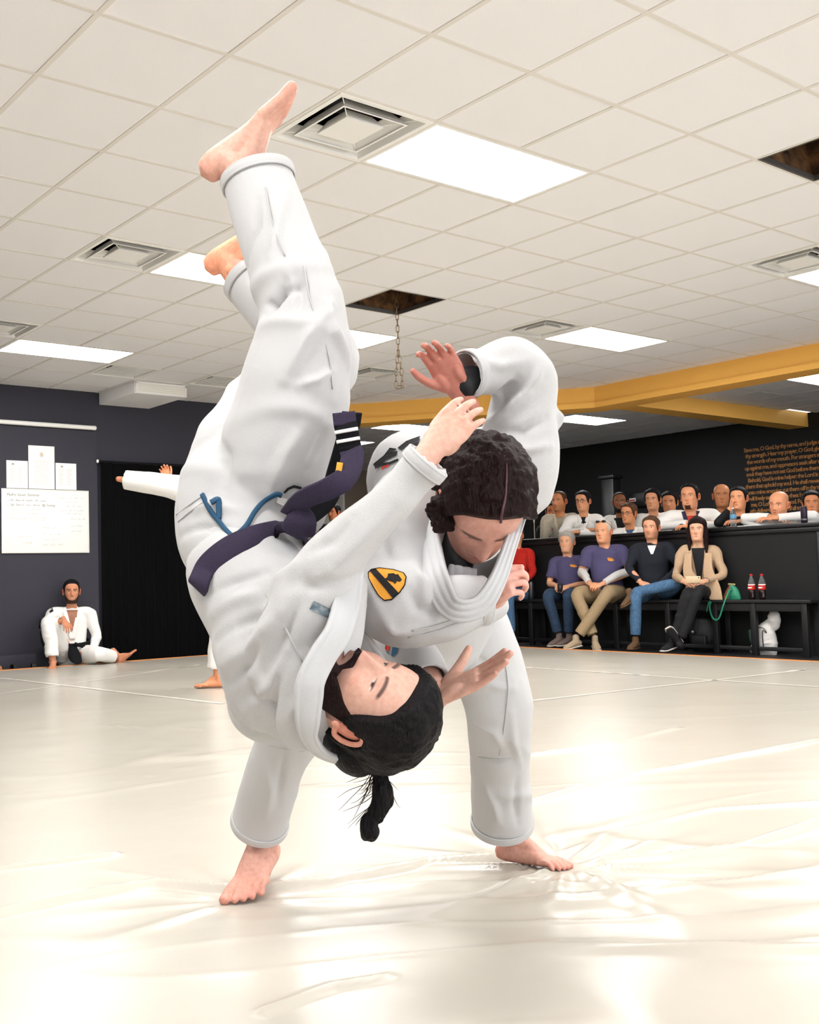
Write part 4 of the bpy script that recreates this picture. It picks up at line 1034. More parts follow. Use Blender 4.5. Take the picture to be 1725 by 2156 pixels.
# jacket
tj = tube(A((905, 1335, 2.90), (915, 1290, 2.86), (930, 1215, 2.72), (950, 1130, 2.58), (975, 1060, 2.48), (1000, 1020, 2.42)),
          [(.135, .155), (.14, .16), (.13, .155), (.12, .155), (.10, .14), (.07, .08)], up=CU, seg=28)
ts_r = cuff_tube(A((880, 1060, 2.44), (845, 1110, 2.34), (815, 1200, 2.24), (835, 1275, 2.17), (910, 1285, 2.16), (985, 1268, 2.18), (1022, 1264, 2.19)),
                 [(.10, .10), (.098, .098), (.090, .090), (.085, .080), (.070, .066), (.055, .052), (.048, .047)], up=CF, seg=24, wall=.008)
ts_l = cuff_tube(A((1075, 1020, 2.48), (1095, 960, 2.46), (1096, 880, 2.45), (1105, 810, 2.44), (1070, 775, 2.42), (1020, 782, 2.40), (978, 788, 2.37)),
                 [(.10, .10), (.098, .092), (.085, .080), (.075, .075), (.072, .068), (.064, .058), (.056, .050)], up=CF, seg=24, wall=.008)
bkp = ellipsoid(at(870, 1010, 2.48), (.11, .09, .12), np.stack([CR, CF, CU], 1))
bk2 = ellipsoid(at(1040, 985, 2.50), (.13, .08, .10), np.stack([CR, CF, CU], 1))
chest = tube(A((900, 1100, 2.42), (895, 1180, 2.42), (905, 1260, 2.50)), [(.08, .11), (.09, .11), (.09, .11)], up=CF, seg=20)
flap = tube(A((1172, 868, 2.44), (1160, 880, 2.45), (1120, 890, 2.46)), [(.012, .026), (.02, .035), (.03, .05)], up=CF, seg=12)
skirt = tube(A((890, 1300, 2.86), (960, 1290, 2.83), (1030, 1272, 2.86)), [(.10, .06), (.10, .062), (.08, .045)], up=CF, seg=18)
tjf = [([(1000, 760), (1060, 770), (1110, 760)], .006, .014), ([(1090, 800), (1060, 830), (1040, 870)], -.010, .014), ([(1110, 830), (1060, 870), (1020, 900)], .009, .014), ([(1150, 880), (1100, 910), (1040, 910)], -.008, .012), ([(1160, 940), (1110, 950), (1050, 930)], .007, .014),
       ([(1140, 760), (1125, 800), (1080, 850)], .008, .014), ([(780, 1240), (830, 1330), (900, 1320)], .006, .012), ([(860, 1240), (880, 1280), (930, 1290)], -.008, .012), ([(870, 1190), (890, 1230), (900, 1270)], .007, .012), ([(800, 1130), (820, 1170), (860, 1180)], -.005, .012),
       ([(900, 1330), (950, 1310), (1020, 1290)], -.005, .010), ([(760, 1080), (800, 1110), (850, 1120)], .006, .014), ([(1080, 1000), (1110, 960), (1150, 950)], -.006, .012)]
tjk, tjk_b = cloth([tj, ts_r, ts_l, bkp, bk2, chest, flap, skirt], .0065, .010, at(1100, 800, 2.4)-at(850, 1250, 2.3), 9, 2.6, 58, tjf)
put('jacket', tjk, M_gi, tori)
hem(at(978, 788, 2.37), at(1020, 782, 2.40), (.056, .050), tori, .024, name='sleeve_cuff', m_=M_gi); hem(at(1022, 1264, 2.19), at(985, 1268, 2.18), (.048, .047), tori, .024, name='sleeve_cuff', m_=M_gi)
seam_line([(860, 1341), (905, 1332), (955, 1316), (1000, 1303), (1035, 1290)], tjk_b, tori); seam_line([(868, 1328), (905, 1320), (955, 1304), (1000, 1290)], tjk_b, tori)
put('wrist_guard', tube(A((995, 804, 2.385), (975, 812, 2.372)), [.037, .035], seg=16), M_rash, tori)
# slack lapel loop hanging below the chin
lpa = A((890, 1070, 2.29), (902, 1150, 2.20), (918, 1220, 2.12), (952, 1280, 2.06), (1008, 1278, 2.05), (1046, 1226, 2.06), (1074, 1150, 2.12), (1100, 1066, 2.23), (1115, 1010, 2.34))
cL = at(1010, 1150, 2.3); put('lapel', ribbon(lpa, [unit(p-cL)*.6-CF*.6 for p in lpa], [.05, .055, .055, .048, .042, .034, .028, .03, .03], .012, profile=STITCH, k=8), M_gi3, tori)
lpb = A((905, 1190, 2.36), (935, 1215, 2.26), (962, 1235, 2.20), (985, 1262, 2.17)); put('lapel', ribbon(A((975, 1195, 2.235), (972, 1230, 2.215), (968, 1268, 2.20)), [-CF]*3, .06, .014, profile=STITCH), M_gi3, tori)
lin_ = MB(); V_ = []; rr = 9
inner = A((905, 1120, 2.34), (925, 1200, 2.28), (960, 1262, 2.22), (1010, 1258, 2.2), (1056, 1205, 2.2), (1086, 1140, 2.24), (1104, 1070, 2.32))
top = A((930, 1110, 2.46), (950, 1150, 2.46), (975, 1180, 2.46), (1010, 1185, 2.46), (1045, 1170, 2.46), (1070, 1130, 2.46), (1090, 1080, 2.46))
I_, T_ = spline(np.array(inner), 4), spline(np.array(top), 4); G_ = []
for s in np.linspace(0, 1, 6): G_.append(I_*(1-s)+T_*s)
nI = len(I_); lin_.add(np.concatenate(G_), [(r*nI+i, r*nI+i+1, (r+1)*nI+i+1, (r+1)*nI+i) for r in range(5) for i in range(nI-1)])
put('jacket_lining', lin_, M_gi3, tori)
put('rash_guard', tube(A((945, 1140, 2.33), (950, 1170, 2.30), (965, 1188, 2.28)), [.04, .042, .034], seg=16), M_rash, tori)
# yellow shield patch with black bar and horse head
sh = [(776, 1206), (783, 1199), (800, 1196), (830, 1200), (850, 1207), (856, 1216), (853, 1232), (842, 1250), (826, 1264), (810, 1266), (797, 1255), (785, 1236), (777, 1218)]
decal('shield_patch', [sh], tjk_b, M_blackthread, tori, .003, 5)
cx_, cy_ = 815, 1230; ins = [(cx_+(x-cx_)*.93, cy_+(y-cy_)*.93) for x, y in sh]
decal('patch_field', [ins], tjk_b, M_ylw, tori, .0045, 5)
decal('patch_bar', [[(781, 1204), (793, 1200), (840, 1250), (829, 1261)]], tjk_b, M_blackthread, tori, .006, 5)
decal('patch_horse', [[(811, 1222), (817, 1218), (818, 1211), (829, 1210), (833, 1213), (838, 1212), (846, 1224), (842, 1228), (836, 1226), (833, 1232), (828, 1228), (825, 1222), (817, 1224)]], tjk_b, M_blackthread, tori, .006, 5)
# round club print on the shoulder
ring = lambda c, r0, a0, a1, w, n=14: [(c[0]+math.cos(t)*r0[0], c[1]+math.sin(t)*r0[1]) for t in np.linspace(a0, a1, n)]+[(c[0]+math.cos(t)*(r0[0]-w), c[1]+math.sin(t)*(r0[1]-w)) for t in np.linspace(a1, a0, n)]
decal('shoulder_print', [[(790, 976), (812, 958), (838, 950), (836, 960), (815, 970), (800, 985), (792, 988)], [(762, 1003), (772, 1000), (786, 1004), (808, 996), (812, 1002), (790, 1012), (774, 1012), (764, 1009)], [(788, 977), (800, 977), (820, 974), (839, 966), (840, 971), (820, 980), (800, 983), (789, 982)],
      [(808, 962), (822, 944), (836, 946), (826, 960)], [(838, 944), (856, 930), (884, 920), (882, 930), (862, 938), (846, 950)], [(866, 934), (884, 926), (880, 940), (866, 944)]], tjk_b, M_blackthread, tori, .003, 5)
decal('shoulder_print_ring', [[(770, 990), (780, 982), (790, 984), (784, 992), (772, 998)], [(793, 986), (798, 984), (799, 989), (794, 991)]], tjk_b, M_greythread, tori, .003, 5)
decal('shoulder_print_letters', [[(804, 986), (812, 978), (814, 980), (807, 990)], [(812, 982), (820, 976), (822, 979), (815, 986)]], tjk_b, M_redthread, tori, .003, 5)
# ------------------------------------------------------------------ furniture and small things
M_bench = mat('black painted wood', (16, 16, 18), 0.5, noise=(90, (24, 24, 26), 0.4), bump=(120, .15, 3))
BZ = 0.545
be = empty('bench', (10.55, 7.6, -0.03), 'long black wooden bench against the black half wall', 'bench')
put('seat_board', bevel_box((10.34, 5.55, BZ-.035), (X_HALF-.03, 9.72, BZ), .006), M_bench, be)
put('apron', bevel_box((10.37, 5.60, BZ-.12), (10.395, 9.70, BZ-.036), .004), M_bench, be)
for yy in (5.63, 6.18, 6.62, 7.20, 7.9, 8.6, 9.2, 9.66):
    for xx in (10.38, 10.62): put('leg', bevel_box((xx-.025, yy-.03, -.03), (xx+.03, yy+.03, BZ-.036), .004), M_bench, be)
put('foot_rail', bevel_box((10.385, 5.66, .02), (10.42, 9.63, .06), .004), M_bench, be)
# whiteboard, papers, screen bar on the navy wall
yw = Y_LEFT-.052
wb = empty('whiteboard', (4.8, yw, 1.6), 'whiteboard with faint handwriting on the navy wall', 'whiteboard')
M_wb = mat('white board surface', (240, 238, 232), .35, spec=.4)
put('board', bevel_box((4.29, yw-.014, 1.25), (5.31, yw, 1.945), .004), M_wb, wb)
o = MB()
for a, b in (((4.28, yw-.018, 1.24), (5.32, yw-.001, 1.252)), ((4.28, yw-.018, 1.943), (5.32, yw-.001, 1.955)), ((4.28, yw-.018, 1.252), (4.292, yw-.001, 1.943)), ((5.308, yw-.018, 1.252), (5.32, yw-.001, 1.943))): o.box(a, b)
put('frame', o, mat('pale aluminium', (214, 210, 202), .4, metal=.5), wb, smooth=False)
def text(name, body, size, loc, rot, material, parent=None, shear=0.0, spacing=1.0, offset=0.0, extrude=.0005, align='LEFT'):
    cu = bpy.data.curves.new(name, 'FONT'); cu.body = body; cu.size = size; cu.shear = shear; cu.space_character = spacing; cu.offset = offset; cu.extrude = extrude; cu.align_x = align
    cu.resolution_u = 2
    t_ = bpy.data.objects.new('tmp', cu); COL.objects.link(t_)
    me = bpy.data.meshes.new_from_object(t_.evaluated_get(bpy.context.evaluated_depsgraph_get())); bpy.data.objects.remove(t_)
    me.materials.clear(); me.materials.append(material); o = bpy.data.objects.new(name, me); COL.objects.link(o)
    o.rotation_euler = rot
    p = world_loc(parent) if parent else Vector((0, 0, 0)); o.location = Vector(loc)-p; o.parent = parent
    return o
M_mark = mat('faded black marker', (120, 124, 112), .7); M_mark2 = mat('very faded marker', (205, 203, 196), .7)
RW = (math.pi/2, 0, 0)
for b, x, z, s, m_ in [('Pedro Sauer Seminar', 4.34, 1.875, .045, M_mark), ('-  Fri  Nov 4', 4.35, 1.815, .036, M_mark), ('-  Sat  Nov 5', 4.35, 1.765, .036, M_mark), ('BJJ Testing', 4.75, 1.765, .036, M_mark), ('-  Sat  Nov 5', 4.36, 1.715, .032, M_mark2), ('-  Sat  Nov 5', 4.36, 1.67, .032, M_mark2)]:
    text('handwriting', b, s, (x, yw-.016, z), RW, m_, wb, shear=.2)
def scribble(x0, x1, z, h, m_, seed):
    rn = random.Random(seed); x = x0; pts = []; o = MB()
    while x < x1:      # handwriting too faint to read: only its strokes
        n = rn.randint(3, 7); pts = []
        for k in range(n*2): pts.append((x, yw-.0152, z+(h*rn.uniform(.3, 1) if k % 2 else rn.uniform(0, h*.25)))); x += h*.28
        o.merge(tube(pts, [.0016]*len(pts), seg=5, k=2)); x += h*.7
    put('handwriting', o, m_, wb)
for k, (x0, x1, z, h, m_) in enumerate([(4.56, 4.74, 1.815, .026, M_mark), (4.57, 4.70, 1.765, .026, M_mark), (4.57, 4.72, 1.715, .022, M_mark2), (4.57, 4.72, 1.67, .022, M_mark2), (4.37, 4.80, 1.625, .02, M_mark2), (4.95, 5.22, 1.855, .026, M_mark2), (5.04, 5.15, 1.81, .022, M_mark2), (5.04, 5.18, 1.765, .02, M_mark2), (4.97, 5.26, 1.715, .02, M_mark2), (5.05, 5.22, 1.68, .018, M_mark2), (5.1, 5.26, 1.62, .018, M_mark2), (5.1, 5.24, 1.54, .018, M_mark2), (5.1, 5.22, 1.48, .018, M_mark2), (4.76, 4.95, 1.51, .03, M_mark2), (4.76, 4.93, 1.44, .03, M_mark2), (4.47, 4.64, 1.41, .03, M_mark2), (4.76, 4.95, 1.38, .03, M_mark2), (4.52, 4.64, 1.34, .03, M_mark2), (4.76, 4.95, 1.32, .03, M_mark2)]): scribble(x0, x1, z, h, m_, k)
put('underline', MB().box((4.34, yw-.016, 1.607), (4.80, yw-.0145, 1.611)), M_mark2, wb, smooth=False)
M_paper = mat('white paper', (246, 243, 238), .7); M_print = mat('faint print', (226, 214, 204), .8); M_seal = mat('brown seal print', (176, 150, 130), .8)
for (x0, x1, z0, z1, lab, big) in ((4.60, 4.91, 1.962, 2.45, 'tall white poster with letter B emblem above the whiteboard', True), (4.345, 4.592, 1.962, 2.27, 'small white printed sheet beside the tall poster, farther from the curtain', False), (4.922, 5.175, 1.962, 2.265, 'small white printed sheet beside the tall poster, nearer the curtain', False)):
    p = empty('wall_poster', ((x0+x1)/2, yw, z0), lab, 'poster')
    put('sheet', MB().box((x0, yw-.004, z0), (x1, yw-.0005, z1)), M_paper, p, smooth=False)
    cx = (x0+x1)/2
    if big:
        put('emblem', rings_mesh([((cx, yw-.0046, z1-.10), (1, 0, 0), (0, 0, 1), (.035, .035)), ((cx, yw-.0055, z1-.10), (1, 0, 0), (0, 0, 1), (.035, .035))], 20), mat('pale emblem disc', (232, 222, 214), .8), p, smooth=False)
        text('emblem_letter', 'B', .055, (cx, yw-.0062, z1-.119), RW, M_seal, p, align='CENTER')
        for k in range(14): put('print_line', MB().box((cx-.10+.01*(k % 3), yw-.0048, z1-.175-k*.02), (cx+.10-.012*(k % 4), yw-.004, z1-.169-k*.02)), M_print, p, smooth=False)
    else:
        put('emblem', rings_mesh([((cx-.05, yw-.0046, z1-.04), (1, 0, 0), (0, 0, 1), (.016, .010)), ((cx-.05, yw-.0052, z1-.04), (1, 0, 0), (0, 0, 1), (.016, .010))], 16), M_seal, p, smooth=False)
        for k in range(10):
            for c in (-.055, .045): put('print_line', MB().box((cx+c-.035, yw-.0048, z1-.075-k*.019), (cx+c+.03-.01*(k % 3), yw-.004, z1-.068-k*.019)), M_print, p, smooth=False)
sb = empty('screen_bar', (4.3, yw, 2.68), 'long white rounded bar mounted on the navy wall above the posters', 'bar')
put('tube', tube([(2.9, yw-.03, 2.69), (5.385, yw-.03, 2.69)], [.026, .026], seg=14), M_white, sb); put('end_cap', tube([(5.386, yw-.03, 2.69), (5.40, yw-.03, 2.69)], [.028, .028], seg=14), M_white, sb)
# black curtain over the doorway
cu_o = empty('curtain', (6.3, Y_LEFT-.06, -.03), 'floor-length black curtain on a rod beside the whiteboard wall', 'curtain')
n = 260; xs_ = np.linspace(5.47, 7.15, n); zs_ = np.linspace(-.02, 2.29, 14); V = []
for z in zs_:
    a = .010+.008*(1-z/2.3)
    for x in xs_: V.append((x, Y_LEFT-.075+a*math.sin(x*58+.6*math.sin(x*9+z))+.008*math.sin(x*17+2*z), z))
F = [(r*n+i, r*n+i+1, (r+1)*n+i+1, (r+1)*n+i) for r in range(13) for i in range(n-1)]
o = MB(); o.add(V, F); put('cloth', o, mat('black curtain cloth', (9, 9, 10), .95, bump=(300, .2, 2), spec=.1), cu_o)
put('rod', tube([(5.44, Y_LEFT-.075, 2.305), (7.18, Y_LEFT-.075, 2.305)], [.013, .013], seg=10), M_bblack, cu_o)
put('rod_finial', ellipsoid((5.435, Y_LEFT-.075, 2.305), (.016, .016, .022)), M_white, cu_o)
for xx in (5.5, 7.1): put('rod_bracket', MB().box((xx-.008, Y_LEFT-.075, 2.295), (xx+.008, Y_LEFT, 2.315)), M_bblack, cu_o, smooth=False)
# dark shoes lying by the baseboard
M_shoe_blk = mat('black rubber sandal', (20, 20, 22), .6); M_tan_strap = mat('tan leather', (186, 128, 84), .6)
def sandal(x, y, ang, lab, m_sole, m_strap):
    r = empty('sandal', (x, y, -.03), lab, 'sandal', 'sandals by the wall'); c, s = math.cos(ang), math.sin(ang)
    L = lambda a, b, z: np.array([x+c*a-s*b, y+s*a+c*b, z])
    put('sole', tube([L(-.11, 0, -.018), L(-.03, 0, -.018), L(.06, 0, -.018), L(.12, 0, -.018)], [(.011, .03), (.011, .032), (.012, .042), (.011, .03)], up=(0, 0, 1)), m_sole, r)
    put('strap', ribbon([L(.03, -.042, -.01), L(.03, -.028, .03), L(.03, 0, .042), L(.03, .028, .03), L(.03, .042, -.01)], [L(.03, b, z)-L(.03, 0, 0) for b, z in ((-.04, 0), (-.03, .03), (0, .04), (.03, .03), (.04, 0))], .05, .006), m_strap, r)
sandal(4.28, 11.07, .3, 'black sandal on the floor by the navy baseboard', M_shoe_blk, M_shoe_blk); sandal(4.50, 11.08, -.2, 'black sandal beside the seated man with the bent knee', M_shoe_blk, M_shoe_blk); sandal(4.10, 11.02, .9, 'tan strap sandal at the mat edge by the navy wall', M_shoe_blk, M_tan_strap)
# gothic lettering on the black wall
M_gold = mat('gold wall lettering', (172, 116, 58), .6)
wl = empty('wall_lettering', (X_FAR-.004, 7.5, 1.6), 'gold scripture lettering painted on the black wall', 'lettering')
psalm = ['Save me, O God, by thy name, and judge me by', 'thy strength. Hear my prayer, O God; give ear to', 'the words of my mouth. For strangers are risen', 'up against me, and oppressors seek after my', 'soul: they have not set God before them. Selah.', 'Behold, God is mine helper: the Lord is with', 'them that uphold my soul. He shall reward evil', 'unto mine enemies: cut them off in thy truth. I', 'will freely sacrifice unto thee: I will praise thy', 'name, O Lord; for it is good. For he', 'hath delivered me out of all trouble: and mine', 'eye hath seen his desire upon mine enemies.']
for k, b in enumerate(psalm):
    text('text_line', b, .088, (X_FAR-.003, 9.16-.02*(k % 3), 2.665-k*.0945), (math.pi/2, 0, -math.pi/2), M_gold, wl, spacing=.82, offset=.0022)
# dark pillar, wall box and stand behind the half wall
pl = empty('pillar', (14.4, 10.95, -.03), 'slim black pillar behind the half wall', 'pillar')
put('shaft', bevel_box((14.3, 10.84, .1), (14.5, 11.08, 2.38), .01), M_gloss, pl); put('base', bevel_box((14.25, 10.79, -.03), (14.55, 11.13, .1), .01), M_gloss, pl); put('cap', bevel_box((14.27, 10.81, 2.38), (14.53, 11.11, 2.44), .01), M_gloss, pl)
q = on_x(1345, 1052, X_FAR-.05); wbx = empty('wall_box', tuple(q), 'small black wall box with a red and white label', 'box')
put('case', bevel_box((X_FAR-.10, q[1]-.16, q[2]-.12), (X_FAR-.001, q[1]+.16, q[2]+.12), .008), M_gloss, wbx); put('label', MB().box((X_FAR-.103, q[1]+.02, q[2]-.03), (X_FAR-.1, q[1]+.15, q[2]+.03)), M_white, wbx, smooth=False); put('label_band', MB().box((X_FAR-.1045, q[1]+.03, q[2]-.02), (X_FAR-.103, q[1]+.14, q[2]+.004)), M_redthread, wbx, smooth=False)
q = on_x(1126, 1130, 11.2); st = empty('mic_stand', (11.2, q[1], -.03), 'thin pale upright stand behind the half wall', 'stand')
zt = on_x(1123, 1060, 11.2)[2]
M_rod = mat('brushed pole', (190, 178, 160), .35, metal=.7)
put('pole', tube([(11.2, q[1], 0), (11.2, q[1], zt)], [.007, .006], seg=8), M_rod, st); put('collar', tube([(11.2, q[1], (zt+q[2])/2-.03), (11.2, q[1], (zt+q[2])/2+.03)], [.013, .013], seg=10), M_rod, st); put('base', lathe([(.14, -.03), (.14, -.015), (.02, .0)], loc=(11.2, q[1], 0)), M_bblack, st)
# bottles and other things
M_glass = mat('clear plastic', (235, 242, 246), .08, trans=.92, ior=1.33); M_cola = mat('cola', (26, 10, 8), .12, spec=.6); M_red = mat('red bottle label', (206, 40, 34), .5); M_cap = mat('red bottle cap', (190, 30, 28), .5)
def cola(px, py, lab):
    p = on_x(px, py, 10.47); x, y, z = 10.47, p[1], BZ
    r = empty('soda_bottle', (x, y, z), lab, 'bottle', 'soda bottles on the bench')
    put('lower_body', lathe([(.026, .001), (.033, .006), (.034, .03), (.031, .05), (.034, .075), (.034, .10)], 18, (x, y, z)), M_cola, r)
    put('label', lathe([(.0345, .101), (.036, .104), (.036, .158), (.0345, .161)], 18, (x, y, z)), M_red, r)
    put('label_band', lathe([(.0363, .148), (.0366, .150), (.0366, .158), (.0363, .159)], 18, (x, y, z)), M_white, r)
    put('label_script', MB().box((x-.0375, y-.022, z+.118), (x-.0366, y+.022, z+.130)), M_white, r, smooth=False)
    put('shoulder', lathe([(.034, .162), (.031, .185), (.022, .212), (.0135, .235), (.0135, .245)], 18, (x, y, z)), M_glass, r); put('cap', lathe([(.0145, .2455), (.0150, .25), (.0150, .262), (.0135, .266)], 16, (x, y, z)), M_cap, r)
cola(1584, 1252, 'red-labelled soda bottle on the bench, the one nearer the green handbag'); cola(1606, 1252, 'red-labelled soda bottle on the bench, the one farther from the green handbag')
def flask():
    p = on_x(1121, 1268, 10.47); x, y, z = 10.46, p[1]-.0, BZ
    r = empty('steel_flask', (x, y, z), 'tall dark steel flask on the bench beside the red sweater', 'flask')
    put('body', lathe([(.033, .001), (.036, .006), (.036, .20), (.030, .222), (.022, .23)], 20, (x, y, z)), mat('brushed dark steel', (92, 90, 92), .35, metal=.85), r); put('lid', lathe([(.024, .2305), (.025, .235), (.025, .262), (.018, .27)], 16, (x, y, z)), M_bblack, r)
flask()
def purse():
    p = on_x(1540, 1255, 10.44); x, y, z = 10.44, p[1], BZ
    r = empty('handbag', (x, y, z), 'small green and brown handbag with a looping strap on the bench', 'handbag')
    Mg = mat('green leather', (38, 128, 98), .5); Mb = mat('brown leather', (118, 66, 36), .55)
    L = lambda a, h, d=0: np.array([x+d, y-a, z+h])          # a grows towards the picture's right
    put('green_body', tube([L(.035, .012), L(.035, .05), L(.03, .10), L(.01, .145)], [(.035, .075), (.045, .068), (.038, .05), (.018, .022)], up=(1, 0, 0), seg=18), Mg, r)
    put('brown_side', tube([L(-.05, .012, -.01), L(-.035, .06, -.012), L(-.005, .12, -.01), L(.0, .15, -.008)], [(.02, .035), (.022, .03), (.02, .022), (.014, .012)], up=(1, 0, 0), seg=14), Mb, r)
    put('clasp', tube([L(-.02, .163), L(.045, .158)], [.012, .012], seg=10), mat('pale gold clasp', (206, 190, 140), .3, metal=.7), r)
    sp = [L(.02, .11, -.06), L(.0, .02, -.10), L(-.02, -.06, -.125), L(-.08, -.20, -.13), L(-.15, -.19, -.13), L(-.18, -.06, -.125), L(-.165, .002, -.06), L(-.13, .006, -.01)]
    put('strap', ribbon(sp, [(-1, 0, .2)]*6+[(0, 0, 1)]*2, .018, .004), Mg, r)
    put('strap_tail', ribbon([L(-.17, .0, -.06), L(-.195, -.03, -.115), L(-.22, -.13, -.125)], [(-.3, 0, 1), (-1, 0, .2), (-1, 0, 0)], .012, .004), Mg, r)
    put('tassel', tube([L(.03, .13, -.05), L(.035, .10, -.055)], [.008, .010], seg=8), Mg, r)
purse()
def tote():
    p = on_z(1615, 1358, -.03); x, y = 10.52, on_x(1615, 1340, 10.52)[1]
    r = empty('drawstring_bag', (x, y, -.03), 'crumpled white drawstring bag under the bench', 'bag')
    mb = MB().merge(tube([(x, y+.03, .0), (x, y+.02, .10), (x-.01, y, .22), (x, y-.04, .30)], [(.07, .12), (.085, .13), (.075, .10), (.04, .05)], up=(1, 0, 0))).merge(ellipsoid((x, y-.09, .33), (.05, .07, .11))).merge(ellipsoid((x-.02, y+.12, .03), (.05, .06, .06)))
    V, F, N = remesh(mb, .009, 3); V = wrinkle(V, N, .014, (0, 0, 1), 16, 2, 5); o = MB(); o.add(V, F); put('sack', o, mat('crumpled white nylon', (214, 210, 206), .6), r)
    put('drawstring', tube([(x-.085, y+.06, .26), (x-.09, y-.02, .25), (x-.088, y-.05, .20), (x-.095, y-.01, .22), (x-.095, y-.012, .04)], [.004]*5, seg=6), M_bblack, r)
    put('green_panel', tube([(x-.07, y+.14, .22), (x-.085, y+.12, .12), (x-.085, y+.07, .02)], [(.012, .022)]*3, up=(1, 0, 0)), mat('dark green nylon', (34, 62, 50), .6), r)
tote()
def backpack():
    y = on_x(1480, 1335, 10.5)[1]; x = 10.52
    r = empty('backpack', (x, y, -.03), 'black backpack on the floor under the bench behind the crossed legs', 'bag')
    mb = MB().merge(tube([(x, y, .02), (x, y, .15), (x, y, .30)], [(.09, .15), (.10, .17), (.07, .12)], up=(1, 0, 0))); V, F, N = remesh(mb, .01, 3); V = wrinkle(V, N, .01, (0, 0, 1), 14, 2, 9); o = MB(); o.add(V, F)
    put('bag_body', o, mat('black nylon', (20, 21, 24), .5), r); put('pocket', bevel_box((x-.115, y-.09, .03), (x-.06, y+.09, .16), .02), mat('black nylon', (20, 21, 24)), r); put('badge', tube([(x-.112, y+.06, .19), (x-.116, y+.06, .19)], [.02, .02]), M_steelgrey, r)
backpack()
def sneaker_thing(px, py, lab, cols, ang):
    p = on_z(px, py, -.03); r = empty('shoe', tuple(p), lab, 'shoe'); a = np.array([math.cos(ang), math.sin(ang), 0]); A0 = p+np.array([0, 0, .09])
    shoe_parts(A0, a, (0, 0, 1), r, *cols)
def shoe_parts(ankle, fwd, up, parent, m_up, m_sole, s=1.0, local=False):
    y = unit(fwd); z = unit(np.asarray(up, float)-y*(np.asarray(up, float)@y)); x = np.cross(y, z); A0 = np.asarray(ankle, float); p = lambda a, b, c: A0+(x*a+y*b+z*c)*s
    mb = MB().merge(tube([p(0, -.055, -.045), p(0, 0, -.04), p(0, .07, -.05), p(0, .15, -.062), p(0, .185, -.066)], [(.035*s, .034*s), (.045*s, .038*s), (.036*s, .043*s), (.024*s, .046*s), (.018*s, .036*s)], up=z, seg=14, k=4)).merge(tube([p(0, -.01, .03), p(0, -.005, -.02)], [(.036*s, .042*s), (.037*s, .048*s)], up=x, seg=12))
    V, F, N = remesh(mb, .006, 2); o = MB(); o.add(V, F)
    so = tube([p(0, -.07, -.083), p(0, 0, -.083), p(0, .08, -.083), p(0, .16, -.083), p(0, .20, -.080)], [(.012*s, .036*s), (.012*s, .040*s), (.012*s, .046*s), (.012*s, .048*s), (.010*s, .036*s)], up=z, seg=14, k=4)
    if local:
        a = link('shoe', o.mesh('shoe'), m_up, parent); link('shoe_sole', so.mesh('shoe_sole'), m_sole, a)
    else:
        put('upper', o, m_up, parent); put('sole', so, m_sole, parent)
M_or = mat('bright orange fabric', (240, 96, 44), .6)
sneaker_thing(1716, 1366, 'orange and black trainer on the floor by the bench end', (M_or, M_bblack), 2.6); sneaker_thing(1668, 1372, 'black shoe on the floor beside the orange trainer', (M_shoe_blk, M_shoe_blk), 2.9)
# things on the half-wall cap
CAPZ = 1.325
def water():
    y = on_x(1545, 1104, 10.78)[1]; x = 10.78; r = empty('water_bottle', (x, y, CAPZ), 'clear plastic water bottle with blue label on the half wall', 'bottle')
    put('body', lathe([(.028, .001), (.033, .006), (.032, .06), (.033, .10), (.032, .14), (.020, .175), (.0125, .19), (.0125, .2)], 18, (x, y, CAPZ)), M_glass, r); put('label', lathe([(.0335, .095), (.034, .097), (.034, .138), (.0335, .140)], 18, (x, y, CAPZ)), mat('blue bottle label', (92, 150, 190), .5), r); put('cap', lathe([(.0135, .2005), (.0135, .215), (.012, .217)], 14, (x, y, CAPZ)), M_white, r)
water()
y = on_x(1694, 1095, 10.80)[1]; r = empty('tumbler', (10.80, y, CAPZ), 'dark striped drink can standing on the half wall', 'can')
put('body', lathe([(.026, .001), (.032, .008), (.033, .15), (.028, .165), (.028, .17)], 18, (10.80, y, CAPZ)), mat('dark purple can', (44, 34, 52), .35, metal=.5), r); put('stripe', lathe([(.0335, .03), (.034, .032), (.034, .045), (.0335, .047)], 18, (10.80, y, CAPZ)), M_steelgrey, r); put('rim', lathe([(.0285, .1705), (.029, .172), (.029, .178), (.026, .178)], 18, (10.80, y, CAPZ)), M_steelgrey, r)
y = on_x(1570, 1103, 10.76)[1]; r = empty('phone', (10.76, y, CAPZ), 'white phone lying on the half wall by the water bottle', 'phone')
put('case', bevel_box((10.72, y-.075, CAPZ+.0005), (10.79, y+.075, CAPZ+.010), .004), M_white, r); put('screen', MB().box((10.725, y-.068, CAPZ+.0102), (10.785, y+.068, CAPZ+.0106)), M_bblack, r, smooth=False)
y = on_x(1537, 1112, 10.70)[1]; r = empty('pen', (10.70, y, CAPZ), 'thin silver pen lying over the half-wall edge', 'pen'); put('barrel', tube([(10.73, y-.06, CAPZ+.006), (10.70, y+.04, CAPZ+.006)], [.005, .004], seg=8), M_steelgrey, r); put('pen_tip', tube([(10.70, y+.041, CAPZ+.006), (10.697, y+.055, CAPZ+.006)], [.003, .001], seg=8), M_bblack, r)
